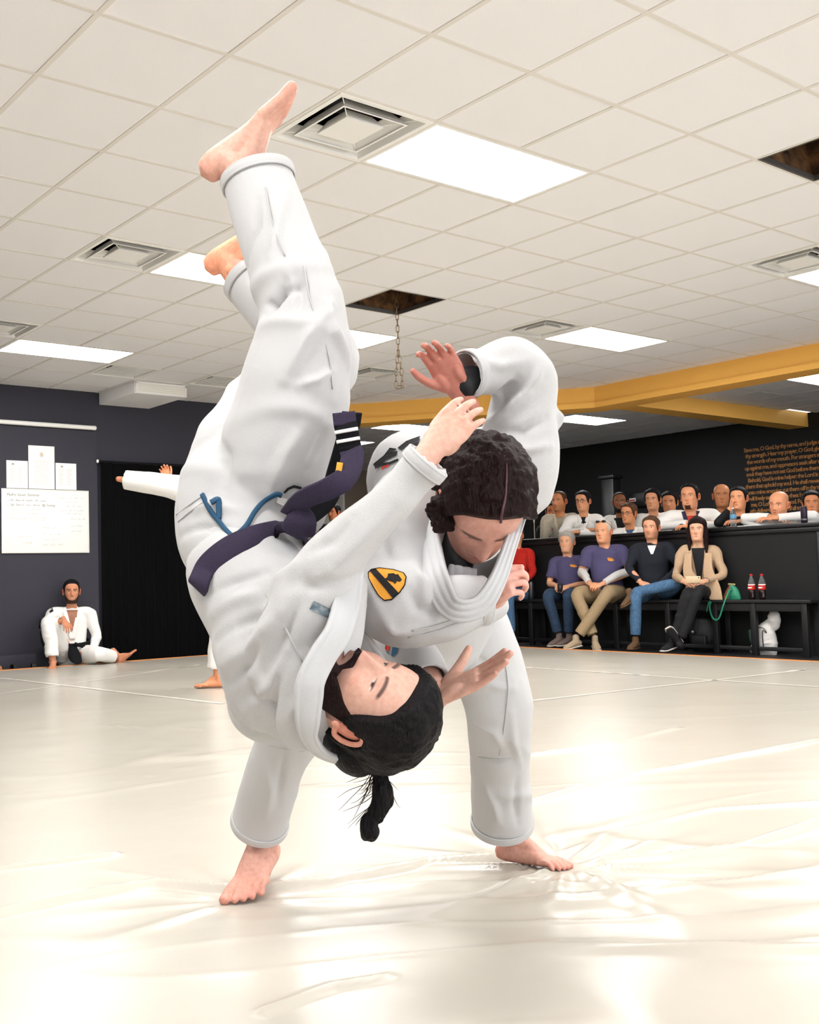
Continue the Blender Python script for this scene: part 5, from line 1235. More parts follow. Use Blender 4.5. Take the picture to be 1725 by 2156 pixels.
# framed picture on the back wall
q = on_y(702, 1075, Y_BACK-.02); r = empty('wall_picture', (q[0], Y_BACK-.02, q[2]-.3), 'white framed portrait picture on the tan back wall', 'picture')
put('frame', MB().box((q[0]-.30, Y_BACK-.03, q[2]-.36), (q[0]+.30, Y_BACK-.001, q[2]+.36)), M_white, r, smooth=False); put('print', MB().box((q[0]-.24, Y_BACK-.034, q[2]-.30), (q[0]+.24, Y_BACK-.0305, q[2]+.30)), mat('pale picture print', (214, 204, 190), .7), r, smooth=False)
# ------------------------------------------------------------------ onlookers, referee and the man by the wall
M_jean = mat('blue denim', (52, 84, 118), .85, noise=(60, (86, 122, 156), .3), bump=(300, .3, 2)); M_jean_dk = mat('dark denim', (34, 52, 76), .85, noise=(60, (48, 70, 96), .3), bump=(300, .3, 2))
M_khaki = mat('khaki cotton', (170, 146, 112), .85, noise=(80, (152, 130, 98), .3)); M_blackcloth = mat('black cloth', (18, 18, 22), .85)
M_purp = mat('purple t-shirt', (84, 78, 116), .85, noise=(120, (74, 68, 104), .3)); M_navyk = mat('navy knit', (22, 26, 36), .9, noise=(120, (30, 34, 44), .3)); M_beige = mat('beige cardigan knit', (196, 166, 136), .9, noise=(100, (182, 152, 122), .3), bump=(120, .4, 3))
M_redk = mat('red knit sweater', (206, 40, 26), .9, noise=(80, (176, 30, 20), .3), bump=(90, .5, 3)); M_whitek = mat('pale grey cotton', (206, 202, 200), .85); M_oat = mat('oatmeal gi cotton', (196, 186, 166), .9, noise=(60, (178, 168, 148), .3))
M_bluet = mat('blue shirt', (74, 98, 140), .85); M_greyt = mat('grey shirt', (164, 152, 134), .85); M_shoe_grey = mat('grey canvas', (112, 96, 88), .8); M_sole_w = mat('white rubber', (214, 206, 196), .6); M_shoe_brown = mat('brown suede', (96, 70, 46), .8); M_sneak = mat('beige trainer mesh', (172, 152, 124), .8)
M_beard = hairmat('dark beard', (52, 36, 30), (70, 50, 40)); M_glassfr = mat('dark spectacle frame', (40, 24, 22), .4); M_gold2 = mat('orange print', (232, 150, 62), .7)
def local_cast(bvh, x, z, off=.003):
    loc, nor, i, t = bvh.ray_cast(Vector((x, 1.2, z)), Vector((0, -1, 0)))
    if loc is None: return None
    return np.array(loc)+np.array([0, off, 0])
def local_decal(name, poly, bvh, material, parent, off=.004, maxedge=.03):
    bm = bmesh.new(); vs = [bm.verts.new((x, z, 0)) for x, z in poly]; bm.faces.new(vs); bmesh.ops.triangulate(bm, faces=list(bm.faces))
    for _ in range(5):
        ed = [e for e in bm.edges if e.calc_length() > maxedge]
        if not ed: break
        bmesh.ops.subdivide_edges(bm, edges=ed, cuts=1); bmesh.ops.triangulate(bm, faces=list(bm.faces))
    V = []; last = None
    for v in bm.verts:
        p = local_cast(bvh, v.co.x, v.co.y, off)
        if p is None: p = np.array([v.co.x, last[1] if last is not None else .05, v.co.y])
        V.append(p); last = p
    V = np.array(V); n = len(V); F = [tuple(x.index for x in f.verts) for f in bm.faces]; bm.verts.index_update()
    o = MB(); o.add(np.vstack([V, V-np.array([0, .006, 0])]), F+[tuple(n+i for i in reversed(f)) for f in F]); o.f += [(e.verts[0].index, e.verts[1].index, n+e.verts[1].index, n+e.verts[0].index) for e in bm.edges if len(e.link_faces) == 1]
    bm.free(); return link(name, o.mesh(name), material, parent)
def figure(loc, theta, s):
    """a clothed person in a local frame: x right, y forward, z up from loc"""
    root = empty('person', tuple(loc), s['label'], 'person', s.get('group')); root.rotation_euler = (0, 0, theta-math.pi/2)
    J = s['J']; sk = s.get('skin', (222, 170, 136)); B = s.get('build', 1.0); vx = s.get('voxel', .0105)
    pel, chest, neck, head = [np.array(J[k], float) for k in ('pelvis', 'chest', 'neck', 'head')]
    up = unit(neck-pel); waist = pel*.55+chest*.45
    sh = {}
    for k, sg in (('r', 1), ('l', -1)): sh[k] = np.array(J.get('sh_'+k, neck+np.array([sg*.175*B, -.01, -.075])))
    belly = s.get('belly', 0)
    tor = tube([pel-up*.06, pel+up*.03, waist+np.array([0, belly*.5, 0]), chest, (chest+neck)/2+up*.02, neck-up*.035, neck-up*.005], [(.165*B, .115*B), (.17*B, .12*B), (.155*B, .11*B+belly*.5), (.17*B, .118*B), (.165*B, .105*B), (.10*B, .075), (.062, .06)], up=(1, 0, 0), seg=22, k=4)
    top = [tor]; skin = MB(); sp = MB(); arms = J['arms']
    for k in ('r', 'l'):
        S_, (e, w) = sh[k], [np.array(q, float) for q in arms[k][:2]]
        ib = (neck-up*.05)*.55+S_*.45
        L = s.get('sleeve', 'long'); f = 1.0 if L == 'gi' else .0; R0 = (.064+.008*f)*B
        if L in ('long', 'gi'):
            rr = [.062*B, R0, .055*B+.010*f, .046+.010*f, .034+.012*f]
            wend = w+unit(e-w)*(.03+.03*f)
            rr = [q*(1+(s.get('arm_r', 1)-1)*min(1, i_/2)) for i_, q in enumerate(rr)]
            top.append(cuff_tube([ib, S_, (S_+e)/2, e, wend], rr, seg=16, k=4, wall=.012 if vx < .012 else .016, deep=.04))
        else:
            m_ = S_+(e-S_)*(s.get('slen', .62)); top.append(cuff_tube([ib, S_, S_*.5+m_*.5, m_], [.062*B, .07*B, .066*B, .066*B], seg=16, k=4, wall=.014, deep=.04))
        sp.merge(tube([S_, (S_+e)/2, e, (e+w)/2, w], [.048*B, .044*B, .038*B, .036*B, .024], seg=12, k=3))
        hf, hb = arms[k][2:4]; hk_ = arms[k][4] if len(arms[k]) > 4 else {}
        if hf is not None: skin.merge(hand(w, hf, hb, -1 if k == 'r' else 1, skin=s.get('handskin', sk), voxel=s.get('hvox', .0042), nails=False, **hk_))
    sp.merge(tube([head-np.array([0, .0, .06]), neck+up*.0, neck-up*.08], [.052, .054, .06], seg=14, k=3))
    if 'feet' in J:      # legs inside the trousers join the bare feet to the trunk
        sp.merge(tube([neck-up*.08, chest, pel], [.06, .10, .10], seg=12, k=3))
        for k, (a, d, u, inn) in zip(('r', 'l'), J['feet']): sp.merge(tube([pel, np.array(J['legs'][k][0], float), np.array(a, float)], [.06, .045, .034], seg=12, k=4))
    V, F, N = remesh(sp, .010, 3); skin.add(V, F, srgb(sk))
    hf_ = np.array(s.get('face', (0, 1, 0)), float); cr = np.array(s.get('crown', (0, 0, 1)), float); Hm_ = head_frame(hf_, cr); hs_ = s.get('hscale', 1.0)*1.08
    hd_ = make_head(dict(s['headopt'], skin=sk), s.get('hnz', 52), s.get('hns', 64))
    for k in ('skin', 'hair', 'beard'):
        if hd_[k]: hd_[k].move(Hm_*hs_, head)
    skin.merge(hd_['skin'])
    if 'feet' in J:
        for a, d, u, inn in J['feet']: skin.merge(foot(a, d, u, inn, skin=sk, voxel=.0045))
    link('body', skin.mesh('body', colors=True), M_skin, root)
    if hd_['hair']: link('hair', hd_['hair'].mesh('hair'), s.get('hairmat', M_hair_black), root)
    if hd_['beard']: link('beard', hd_['beard'].mesh('beard'), s.get('beardmat', s.get('hairmat', M_hair_black)), root)
    for nm, q, m_ in s.get('extra_hair', []):
        mb = MB()
        for a in q: mb.merge(tube([head+Hm_@np.array(p) for p in a[0]], a[1], seg=12, k=4))
        V, F, N = remesh(mb, .006, 2); V = V+N*(.004*vnoise(V*np.array([90, 90, 20]), 2))[:, None]; o = MB(); o.add(V, F); link(nm, o.mesh(nm), m_, root)
    mb = MB()
    for t in top: mb.merge(t)
    for t in s.get('top_extra', []): mb.merge(t)
    V, F, N = remesh(mb, vx, 4); V = wrinkle(V, N, s.get('amp', .007), (0, 0, 1), 9, 2.5, s.get('seed', 1)); tb_ = bvh_of(V, F); o = MB(); o.add(V, F)
    link(s.get('topname', 'shirt'), o.mesh('shirt'), s['topmat'], root)
    if 'vneck' in s:                                   # gi or cardigan opening with lapels
        dz, wd, m_in, m_lap = s['vneck']; nz = neck[2]-.035; cz = nz-dz; cxo = s.get('vx', 0)
        local_decal('undershirt', [(-wd, nz), (wd, nz), (cxo+.012, cz), (cxo-.012, cz)], tb_, m_in, root, .006)
        if m_lap:
            for sg in (-1, 1):
                pts = [local_cast(tb_, sg*(wd+.02)*(1-t)+cxo*t+sg*.006*t, (nz+.03)*(1-t)+(cz-.02)*t, .010) for t in (0, .33, .66, 1.0)]
                pts = [p for p in pts if p is not None]
                if len(pts) > 2: link('lapel', ribbon(pts, [(0, 1, .2)]*len(pts), .045, .016).mesh('lapel'), m_lap, root)
    for nm, poly, m_ in s.get('prints', []): local_decal(nm, poly, tb_, m_, root, .005)
    if 'legs' in J:
        mb = MB().merge(ellipsoid(pel+np.array([0, -.01, .0]), (.17*B, .125*B, .12)))
        if s.get('belt'): pass
        for k, sg in (('r', 1), ('l', -1)):
            kn, an = [np.array(q, float) for q in J['legs'][k][:2]]; hp = pel+np.array([sg*.09*B, .0, -.02]); f = s.get('legw', 1.0)
            mb.merge(cuff_tube([hp, (hp+kn)/2, kn, (kn+an)/2, an+(kn-an)*.12], [.105*B, .088*B*f, .068*f, .062*f, .056*f], seg=16, k=4, deep=.03, wall=.014))
        V, F, N = remesh(mb, s.get('lvox', .0115), 4); V = wrinkle(V, N, s.get('lamp', .007), (0, 0, 1), 9, 2.5, s.get('seed', 1)+30); o = MB(); o.add(V, F); lg_b = bvh_of(V, F)
        link('trousers', o.mesh('trousers'), s['legmat'], root)
        if s.get('shoes'):
            for k in ('r', 'l'):
                an, d = np.array(J['legs'][k][1], float), J['legs'][k][2]; u = J['legs'][k][3] if len(J['legs'][k]) > 3 else (0, 0, 1)
                shoe_parts(an, d, u, root, s['shoes'][0], s['shoes'][1], 1.0, local=True)
    if s.get('glasses'):
        for sg in (-1, 1):
            ring_ = [head+Hm_@(np.array([sg*.033+.022*math.cos(a), .101-.010*abs(math.cos(a))*(1 if math.cos(a)*sg > 0 else 0), .002+.016*math.sin(a)])*hs_) for a in np.linspace(0, 2*math.pi, 12)]
            link('spectacle_rim', tube(ring_, [.0022]*12, seg=5, k=2).mesh('rim'), M_glassfr, root)
            link('spectacle_arm', tube([head+Hm_@(np.array(p)*hs_) for p in ((sg*.056, .092, .004), (sg*.076, .04, .006), (sg*.078, -.01, .004))], [.002]*3, seg=5, k=2).mesh('arm'), M_glassfr, root)
        link('spectacle_bridge', tube([head+Hm_@(np.array(p)*hs_) for p in ((-.011, .108, .006), (.011, .108, .006))], [.002]*2, seg=5, k=2).mesh('bridge'), M_glassfr, root)
    return root, head, Hm_
def wl(loc, theta, p):      # local point of a figure in world space
    a = theta-math.pi/2; c, s = math.cos(a), math.sin(a); return np.array([loc[0]+c*p[0]-s*p[1], loc[1]+s*p[0]+c*p[1], loc[2]+p[2]])
RD = math.radians
def lookat(px, py, x, theta, dz=0):    # local head position for a photo pixel at world x
    return on_x(px, py, x)
def seated(px, hy, xw, lean, **kw):
    """root on the bench below the head seen at a photo pixel"""
    p = on_x(px, hy, xw); return np.array([xw+.04, p[1], BZ]), p[2]-BZ
GF = 'onlookers seated on the bench'; GB = 'onlookers leaning on the half wall'
def bench_person(px, hy, theta, s, arms, legs, lean=.04, xw=10.50):
    loc, hz = seated(px, hy, xw, lean); c = math.cos(0)
    J = dict(pelvis=(0, 0, .09), chest=(0, lean*.6, hz-.34), neck=(0, lean, hz-.165), head=(0, lean+.025, hz), arms=arms(hz), legs=legs); s['J'] = J; s['group'] = GF
    return figure(loc, RD(theta), s), loc, RD(theta)
D0 = -BZ-.03
# --- red sweater, mostly hidden by the throw
bench_person(1088, 1128, 190, dict(label='onlooker in a red knit sweater and jeans on the bench beside the steel flask', skin=(224, 168, 130), topmat=M_redk, topname='sweater', legmat=M_jean, shoes=(M_shoe_brown, M_sole_w), amp=.012, headopt={'hair': {'t': .012}}, hairmat=M_hair_mid, seed=3),
             lambda h: dict(r=((.24, .10, h-.50), (.10, .30, .17), (-.3, 1, -.2), (.2, .2, 1)), l=((-.24, .10, h-.50), (-.10, .30, .17), (.3, 1, -.2), (-.2, .2, 1))), dict(r=((.14, .46, .06), (.14, .50, D0+.12), (0, 1, 0)), l=((-.12, .46, .06), (-.12, .46, D0+.12), (0, 1, 0))))
# --- grey-haired woman in a purple t-shirt
(r_, hd1, _), loc1, th1 = bench_person(1193, 1142, 203, dict(label='grey-haired woman in a purple t-shirt holding a cup with both hands', skin=(230, 174, 138), topmat=M_purp, topname='t_shirt', sleeve='short', slen=.75, legmat=M_jean_dk, shoes=(M_shoe_grey, M_sole_w), headopt={'hair': {'t': .016, 'front': -.012, 'rough': .4}, 'smile': 1, 'browcol': (150, 120, 100)}, hairmat=M_hair_grey, build=.98, belly=.03, seed=5, face=(.06, 1, -.03),
             prints=[('chest_print', [(-.13, .40), (-.10, .425), (-.05, .43), (-.045, .418), (-.06, .40), (-.10, .39)], M_gold2)]),
             lambda h: dict(r=((.235, .09, h-.50), (.075, .30, .17), (-.35, 1, -.25), (.6, .1, .7), {'curl': (30, 40, 25)}), l=((-.235, .09, h-.50), (-.06, .30, .16), (.35, 1, -.25), (-.6, .1, .7), {'curl': (30, 40, 25)})), dict(r=((.15, .42, .05), (.06, .36, D0+.13), (.35, .9, -.1)), l=((-.10, .43, .05), (-.06, .34, D0+.13), (.5, .8, -.1))))
# --- older man with clasped hands
(_, hd2, Hm2), loc2, th2 = bench_person(1271, 1120, 205, dict(label='older man with sunglasses on his head, purple t-shirt over white sleeves, clasped hands', skin=(236, 172, 132), topmat=M_purp, topname='t_shirt', sleeve='short', slen=.72, legmat=M_khaki, legw=1.12, shoes=(M_sneak, M_sole_w), headopt={'hair': {'t': .005, 'front': .02}, 'browcol': (190, 150, 120), 'fat': 1.0, 'jaw': .06}, hairmat=M_hair_white, build=1.14, belly=.07, hscale=1.06, seed=7, face=(.22, 1, 0),
             prints=[('chest_print', [(-.12, .46), (-.10, .49), (-.05, .495), (-.045, .48), (-.06, .455), (-.10, .45)], M_gold2)]),
             lambda h: dict(r=((.28, .10, h-.48), (.12, .36, .19), (-.75, .8, -.25), (.5, .3, .8), {'curl': (40, 50, 25)}), l=((-.28, .12, h-.48), (.0, .38, .18), (.75, .8, -.25), (-.5, .3, .8), {'curl': (40, 50, 25)})), dict(r=((.26, .44, .06), (.06, .50, D0+.12), (-.35, .9, -.15)), l=((-.09, .48, .06), (.26, .60, D0+.13), (.45, .9, -.1))), lean=.07)
def arm_sleeves(loc, th, h, pts, m_, parent):
    for k in pts:
        V, F, N = remesh(cuff_tube(k, [.052, .054, .046, .040], seg=14, k=4, wall=.012, deep=.03), .009, 2); V = wrinkle(V, N, .006, (0, 0, 1), 12, 2, 3); o = MB(); o.add(V, F); link('sleeve', o.mesh('sleeve'), m_, parent)
h2 = hd2[2]
arm_sleeves(loc2, th2, h2, [[(.25, .04, h2-.40), (.28, .10, h2-.48), (.22, .22, .30), (.145, .33, .205)], [(-.25, .05, h2-.40), (-.28, .12, h2-.48), (-.17, .24, .29), (-.04, .345, .20)]], M_whitek, _)
link('tee_collar', tube([(-.055, .06+.02, h2-.155), (0, .09+.02, h2-.175), (.055, .06+.02, h2-.155)], [.012]*3, seg=8).mesh('c'), M_whitek, _)
gl = MB(); L2 = lambda p: hd2+Hm2@(np.array(p)*1.145)
sg_ = empty('sunglasses', tuple(wl(loc2, th2, L2((0, .05, .11)))), 'dark sunglasses pushed up on the older man\'s head', 'sunglasses'); sg_.rotation_euler = (0, 0, th2-math.pi/2); o0 = L2((0, .05, .11))
for k in (-1, 1): link('lens', ellipsoid(L2((k*.033, .062, .106))-o0, (.026, .012, .016)).mesh('lens'), mat('dark lens', (16, 14, 16), .15), sg_); link('temple_arm', tube([L2((k*.056, .055, .10))-o0, L2((k*.082, .0, .06))-o0, L2((k*.082, -.02, .02))-o0], [.003]*3, seg=6).mesh('arm'), M_glassfr, sg_)
link('bridge', tube([L2((-.01, .075, .108))-o0, L2((.01, .075, .108))-o0], [.003]*2, seg=6).mesh('b'), M_glassfr, sg_)
# --- young man in navy with one leg crossed
(_, hd4, _m), loc4, th4 = bench_person(1368, 1112, 212, dict(label='young man in a navy sweater and jeans with an ankle on his knee', skin=(232, 172, 138), topmat=M_navyk, topname='sweater', legmat=M_jean, shoes=(M_shoe_brown, M_shoe_brown), headopt={'hair': {'t': .014, 'rough': .4}, 'stubble': .5, 'stubcol': (150, 100, 70)}, hairmat=M_hair_mid, build=1.05, seed=9, face=(.28, 1, 0), vneck=(.10, .05, M_white, None)),
             lambda h: dict(r=((.26, .10, h-.46), (.13, .26, .20), (-.6, .8, -.3), (.3, .3, 1), {'curl': (30, 40, 20)}), l=((-.27, .10, h-.46), (-.03, .27, .12), (.9, .5, -.2), (.1, .5, .8), {'curl': (35, 45, 25)})), dict(r=((.17, .46, .05), (.20, .46, D0+.13), (.25, 1, 0)), l=((-.25, .36, .17), (.24, .44, .08), (.55, .75, -.4), (.4, .1, .9))), lean=.03)
# --- woman in a beige cardigan
(_c, hd5, Hm5), loc5, th5 = bench_person(1466, 1116, 208, dict(label='long-haired woman in a beige cardigan and black trousers holding a phone', skin=(234, 180, 148), topmat=M_beige, topname='cardigan', legmat=M_blackcloth, legw=.86, shoes=(M_blackcloth, M_sole_w), headopt={'hair': {'t': .018, 'front': -.018, 'nape': -.16, 'sides': -.09}, 'lip': .8}, hairmat=M_hair_brown, build=.95, amp=.013, seed=11, face=(.10, 1, -.05), vneck=(.40, .07, M_blackcloth, None),
             prints=[('bare_neckline', [(-.05, .56), (.05, .56), (0, .47)], mat('light skin', (222, 172, 144), .55))],
             extra_hair=[('long_hair', [([(.066, .02, .06), (.084, .015, -.03), (.088, .02, -.12), (.085, .05, -.22)], [(.03, .03), (.03, .036), (.026, .036), (.012, .018)]), ([(-.066, .02, .06), (-.084, .015, -.03), (-.09, .02, -.13), (-.09, .05, -.25)], [(.03, .03), (.03, .036), (.026, .036), (.012, .018)]), ([(0, -.09, .03), (0, -.10, -.08), (0, -.09, -.2)], [(.05, .05), (.07, .035), (.05, .02)])], M_hair_brown)]),
             lambda h: dict(r=((.24, .10, h-.50), (.13, .32, .20), (-.6, .8, -.1), (.6, .2, .6), {'curl': (30, 40, 25)}), l=((-.24, .12, h-.50), (-.06, .33, .20), (.7, .75, -.1), (-.5, .2, .6), {'curl': (30, 40, 25)})), dict(r=((.10, .46, .06), (.26, .50, D0+.16), (.5, .8, -.15)), l=((-.02, .50, .09), (.19, .58, D0+.12), (.35, .6, .6), (-.2, .6, -.4))))
h5 = hd5[2]
for k in ([(.10, .15, h5-.26), (.11, .20, h5-.45), (.06, .22, h5-.60), (.13, .21, h5-.74)], [(-.11, .16, h5-.26), (-.10, .20, h5-.44), (-.15, .25, h5-.66), (-.20, .28, h5-.86)]):
    link('drape', ribbon(k, [(.2, 1, .1)]*4, [.07, .10, .15, .09], .014).mesh('drape'), M_beige, _c)
def held_phone(loc, th, p, lab, m_, w=.15, hgt=.075, name='phone'):
    r = empty(name, tuple(wl(loc, th, p)), lab, 'phone'); r.rotation_euler = (RD(-12), 0, th-math.pi/2)
    link('case', bevel_box((-w/2, -.005, -hgt/2), (w/2, .005, hgt/2), .004).mesh('case'), m_, r); link('camera_lens', ellipsoid((-w/2+.018, .005, hgt/2-.016), (.006, .003, .006)).mesh('lens'), M_bblack, r); return r
held_phone(loc5, th5, (.035, .43, .22), 'pale gold phone held sideways by the woman in the beige cardigan', mat('pale gold phone', (222, 196, 160), .35))
r = empty('cup', tuple(wl(loc1, th1, (.006, .40, .10))), 'dark cup held by the grey-haired woman', 'cup'); link('cup_body', lathe([(.024, 0), (.03, .004), (.034, .10), (.032, .10)], 16).mesh('cup'), mat('dark cup', (24, 24, 30), .4), r); link('cup_logo', tube([(-.0, .030, .03), (0, .033, .03)], [.012, .012], seg=12).mesh('l'), M_greyt, r)
link('watch', tube([np.array(q) for q in [(-.085+.03*math.cos(a), .315, .205+.03*math.sin(a)) for a in np.linspace(0, 6.28, 10)]], [.006]*10, seg=6, k=2).mesh('w'), M_steelgrey, _c)
# --- back row behind the half wall
def rail_person(px, hy, theta, s, arms=None, xh=11.05, lean=.22):
    p = on_x(px, hy, xh); hz = p[2]; th = RD(theta); f = np.array([math.cos(th), math.sin(th)])
    loc = np.array([xh-f[0]*lean, p[1]-f[1]*lean, -.03]); hz = hz+.03; cz = CAPZ+.06
    a = arms(hz, cz, lean) if arms else dict(r=((.24, lean-.02, min(hz-.42, cz+.02)), (.05, lean+.20, min(hz-.40, cz+.03)), (-.6, .8, 0), (0, .2, 1)), l=((-.24, lean-.02, min(hz-.42, cz+.02)), (-.05, lean+.20, min(hz-.40, cz+.03)), (.6, .8, 0), (0, .2, 1)))
    s['J'] = dict(pelvis=(0, -.12, hz-.80), chest=(0, lean*.35, hz-.38), neck=(0, lean-.03, hz-.165), head=(0, lean, hz), arms=a, legs=dict(r=((.10, -.06, (hz-.80)*.52), (.10, -.14, .09), (0, 1, 0)), l=((-.10, -.06, (hz-.80)*.52), (-.10, -.14, .09), (0, 1, 0))))
    s['group'] = GB; s.setdefault('lvox', .02); s.setdefault('shoes', (M_shoe_blk, M_shoe_blk)); s.setdefault('legmat', M_gi_far); s.setdefault('sleeve', 'gi'); s.setdefault('topname', 'gi_jacket' if s['sleeve'] == 'gi' else 'shirt')
    return figure(loc, th, s), loc, th
M_gi_far = mat('white gi of onlookers', (238, 236, 232), .88, bump=(300, .2, 2))
folded = lambda h, c, l: dict(r=((.26, l+.02, c+.03), (-.10, l+.14, c+.055), (-.9, .3, 0), (.1, .3, 1)), l=((-.26, l+.04, c+.02), (.08, l+.20, c+.03), (.9, .3, 0), (-.1, .3, 1)))
down = lambda h, c, l: dict(r=((.25, l-.10, h-.52), (.22, l+.02, h-.75), (0, .5, -1), (1, 0, 0)), l=((-.25, l-.10, h-.52), (-.22, l+.02, h-.75), (0, .5, -1), (-1, 0, 0)))
rail_person(1164, 1078, 218, dict(label='onlooker mostly hidden behind the man in the oatmeal gi', skin=(196, 120, 76), topmat=M_blackcloth, sleeve='long', headopt={'hair': {'t': .01}, 'stubble': .4}, seed=2), down, xh=11.7)
rail_person(1178, 1056, 205, dict(label='man with cropped greying hair in an oatmeal gi behind the half wall', skin=(206, 140, 96), topmat=M_oat, headopt={'hair': {'t': .006, 'front': .01}, 'stubble': .5, 'stubcol': (140, 96, 66)}, hairmat=M_hair_mid, vneck=(.34, .055, M_greyt, M_oat), build=1.08, hscale=1.04, seed=4, face=(.22, 1, 0), prints=[('chest_patch', [(.10, .0+1.36), (.14, 1.36), (.13, 1.50), (.10, 1.50)], M_greythread), ('patch_star', [(.105, 1.46), (.13, 1.46), (.13, 1.485), (.105, 1.485)], M_redthread)]), down)
rail_person(1228, 1056, 208, dict(label='man in glasses and a white gi with folded arms on the half wall', skin=(222, 160, 120), topmat=M_gi_far, headopt={'hair': {'t': .014}, 'brow': 1}, glasses=True, vneck=(.14, .045, M_blackcloth, M_gi_far), seed=6, face=(.25, 1, 0)), folded)
rail_person(1306, 1058, 214, dict(label='bearded man with dark skin in a white gi behind the woman in glasses', skin=(134, 84, 52), topmat=M_gi_far, headopt={'hair': {'t': .006, 'front': .012}, 'beard': {'t': .006}, 'lipcol': (110, 62, 50)}, vneck=(.40, .085, M_blackcloth, M_gi_far), seed=8, face=(.0, 1, 0)), down, xh=11.55)
rail_person(1325, 1082, 205, dict(label='woman in glasses with pulled-back hair, blue shirt under a white gi', skin=(226, 158, 112), topmat=M_gi_far, headopt={'hair': {'t': .016, 'rough': .5}}, hairmat=M_hair_mid, glasses=True, vneck=(.16, .06, M_bluet, M_gi_far), build=.95, hscale=.97, seed=10, face=(.35, 1, 0), extra_hair=[('hair_bun', [([(0, -.10, .02), (0, -.125, .01)], [.04, .03])], M_hair_mid)]), down)
rail_person(1375, 1053, 212, dict(label='dark-haired clean-shaven man in a white gi behind the young man in navy', skin=(222, 162, 122), topmat=M_gi_far, headopt={'hair': {'t': .018}, 'brow': 1}, vneck=(.26, .05, mat('tan skin', (206, 150, 116), .6), M_gi_far), seed=12, face=(.22, 1, .02), build=1.05), down, xh=11.35)
rail_person(1410, 1059, 212, dict(label='moustached man with dark hair behind the broad man', skin=(212, 146, 104), topmat=M_blackcloth, sleeve='long', headopt={'hair': {'t': .016}, 'beard': {'t': .003, 'chin': .026, 'lip': 1.5}, 'brow': 1, 'fat': .8}, beardmat=M_beard, seed=14, face=(.10, 1, -.06), hscale=1.05), down, xh=11.85)
(_h, hdh, _mh), loch, thh = rail_person(1453, 1046, 212, dict(label='broad man with a goatee leaning on folded arms in a white gi with purple lapels', skin=(230, 164, 124), topmat=M_gi_far, headopt={'hair': {'t': .012, 'front': .01}, 'beard': {'t': .004, 'chin': .03, 'lip': 1.45}, 'fat': 1.0, 'jaw': .08}, beardmat=M_beard, vneck=(.24, .06, M_redthread, M_purple), build=1.3, hscale=1.12, seed=16, face=(.26, 1, 0), prints=[('round_badge', [(.10+.035*math.cos(a), 1.40+.035*math.sin(a)) for a in np.linspace(0, 5.9, 12)], mat('dark blue badge', (34, 44, 70), .7))]), lambda h, c, l: dict(r=((.36, l+.02, c+.04), (-.02, l+.20, c+.05), (-.9, .3, 0), (.1, .3, 1)), l=((-.36, l+.05, c+.03), (.02, l+.24, c+.02), (.9, .25, -.05), (-.1, .3, 1))))
rail_person(1520, 1044, 212, dict(label='bald man in a black shirt behind the woman resting her cheek on her hand', skin=(196, 132, 90), topmat=M_blackcloth, sleeve='long', headopt={'fat': 1.0}, build=1.1, hscale=1.06, seed=18, face=(-.02, 1, .04)), down, xh=11.5)
rail_person(1556, 1050, 206, dict(label='woman in black with dark tied-back hair resting her cheek on her hand', skin=(230, 166, 124), topmat=M_blackcloth, sleeve='long', topname='sweater', headopt={'hair': {'t': .012}}, hairmat=M_hair_black, build=.94, seed=20, face=(.20, 1, .02), extra_hair=[('tied_hair', [([(-.02, -.09, .02), (-.05, -.11, -.05), (-.06, -.09, -.14)], [.04, .045, .03])], M_hair_black)]),
            lambda h, c, l: dict(r=((.22, l+.10, c+.04), (.085, l+.07, h-.10), (-.3, .25, 1), (.8, .4, 0), {'curl': (50, 60, 40)}), l=((-.22, l+.06, c+.04), (.0, l+.16, c+.04), (.9, .3, 0), (-.1, .3, 1))))
rail_person(1641, 1062, 204, dict(label='bald man in a white gi resting his chin on his arms on the half wall', skin=(232, 166, 126), topmat=M_gi_far, headopt={'brow': .9, 'stubble': .25}, build=1.12, hscale=1.08, seed=22, face=(.32, .95, -.14), crown=(-.05, .16, 1)),
            lambda h, c, l: dict(r=((.36, l-.02, c+.07), (.04, l+.12, c+.06), (-.9, .4, -.2), (.3, .3, 1)), l=((-.34, l+.02, c+.06), (.06, l+.20, c+.045), (.9, .3, 0), (-.1, .3, 1))), lean=.30)
rail_person(1710, 1060, 214, dict(label='man with a thin moustache and goatee in an open pale gi beside the drink can', skin=(218, 148, 104), topmat=M_oat, headopt={'hair': {'t': .016}, 'beard': {'t': .002, 'chin': .026, 'lip': 1.55}, 'brow': 1}, beardmat=M_beard, hairmat=M_hair_black, vneck=(.30, .06, mat('tan skin', (206, 150, 116), .6), M_oat), seed=24, face=(.12, 1, .03)), down, xh=11.55)
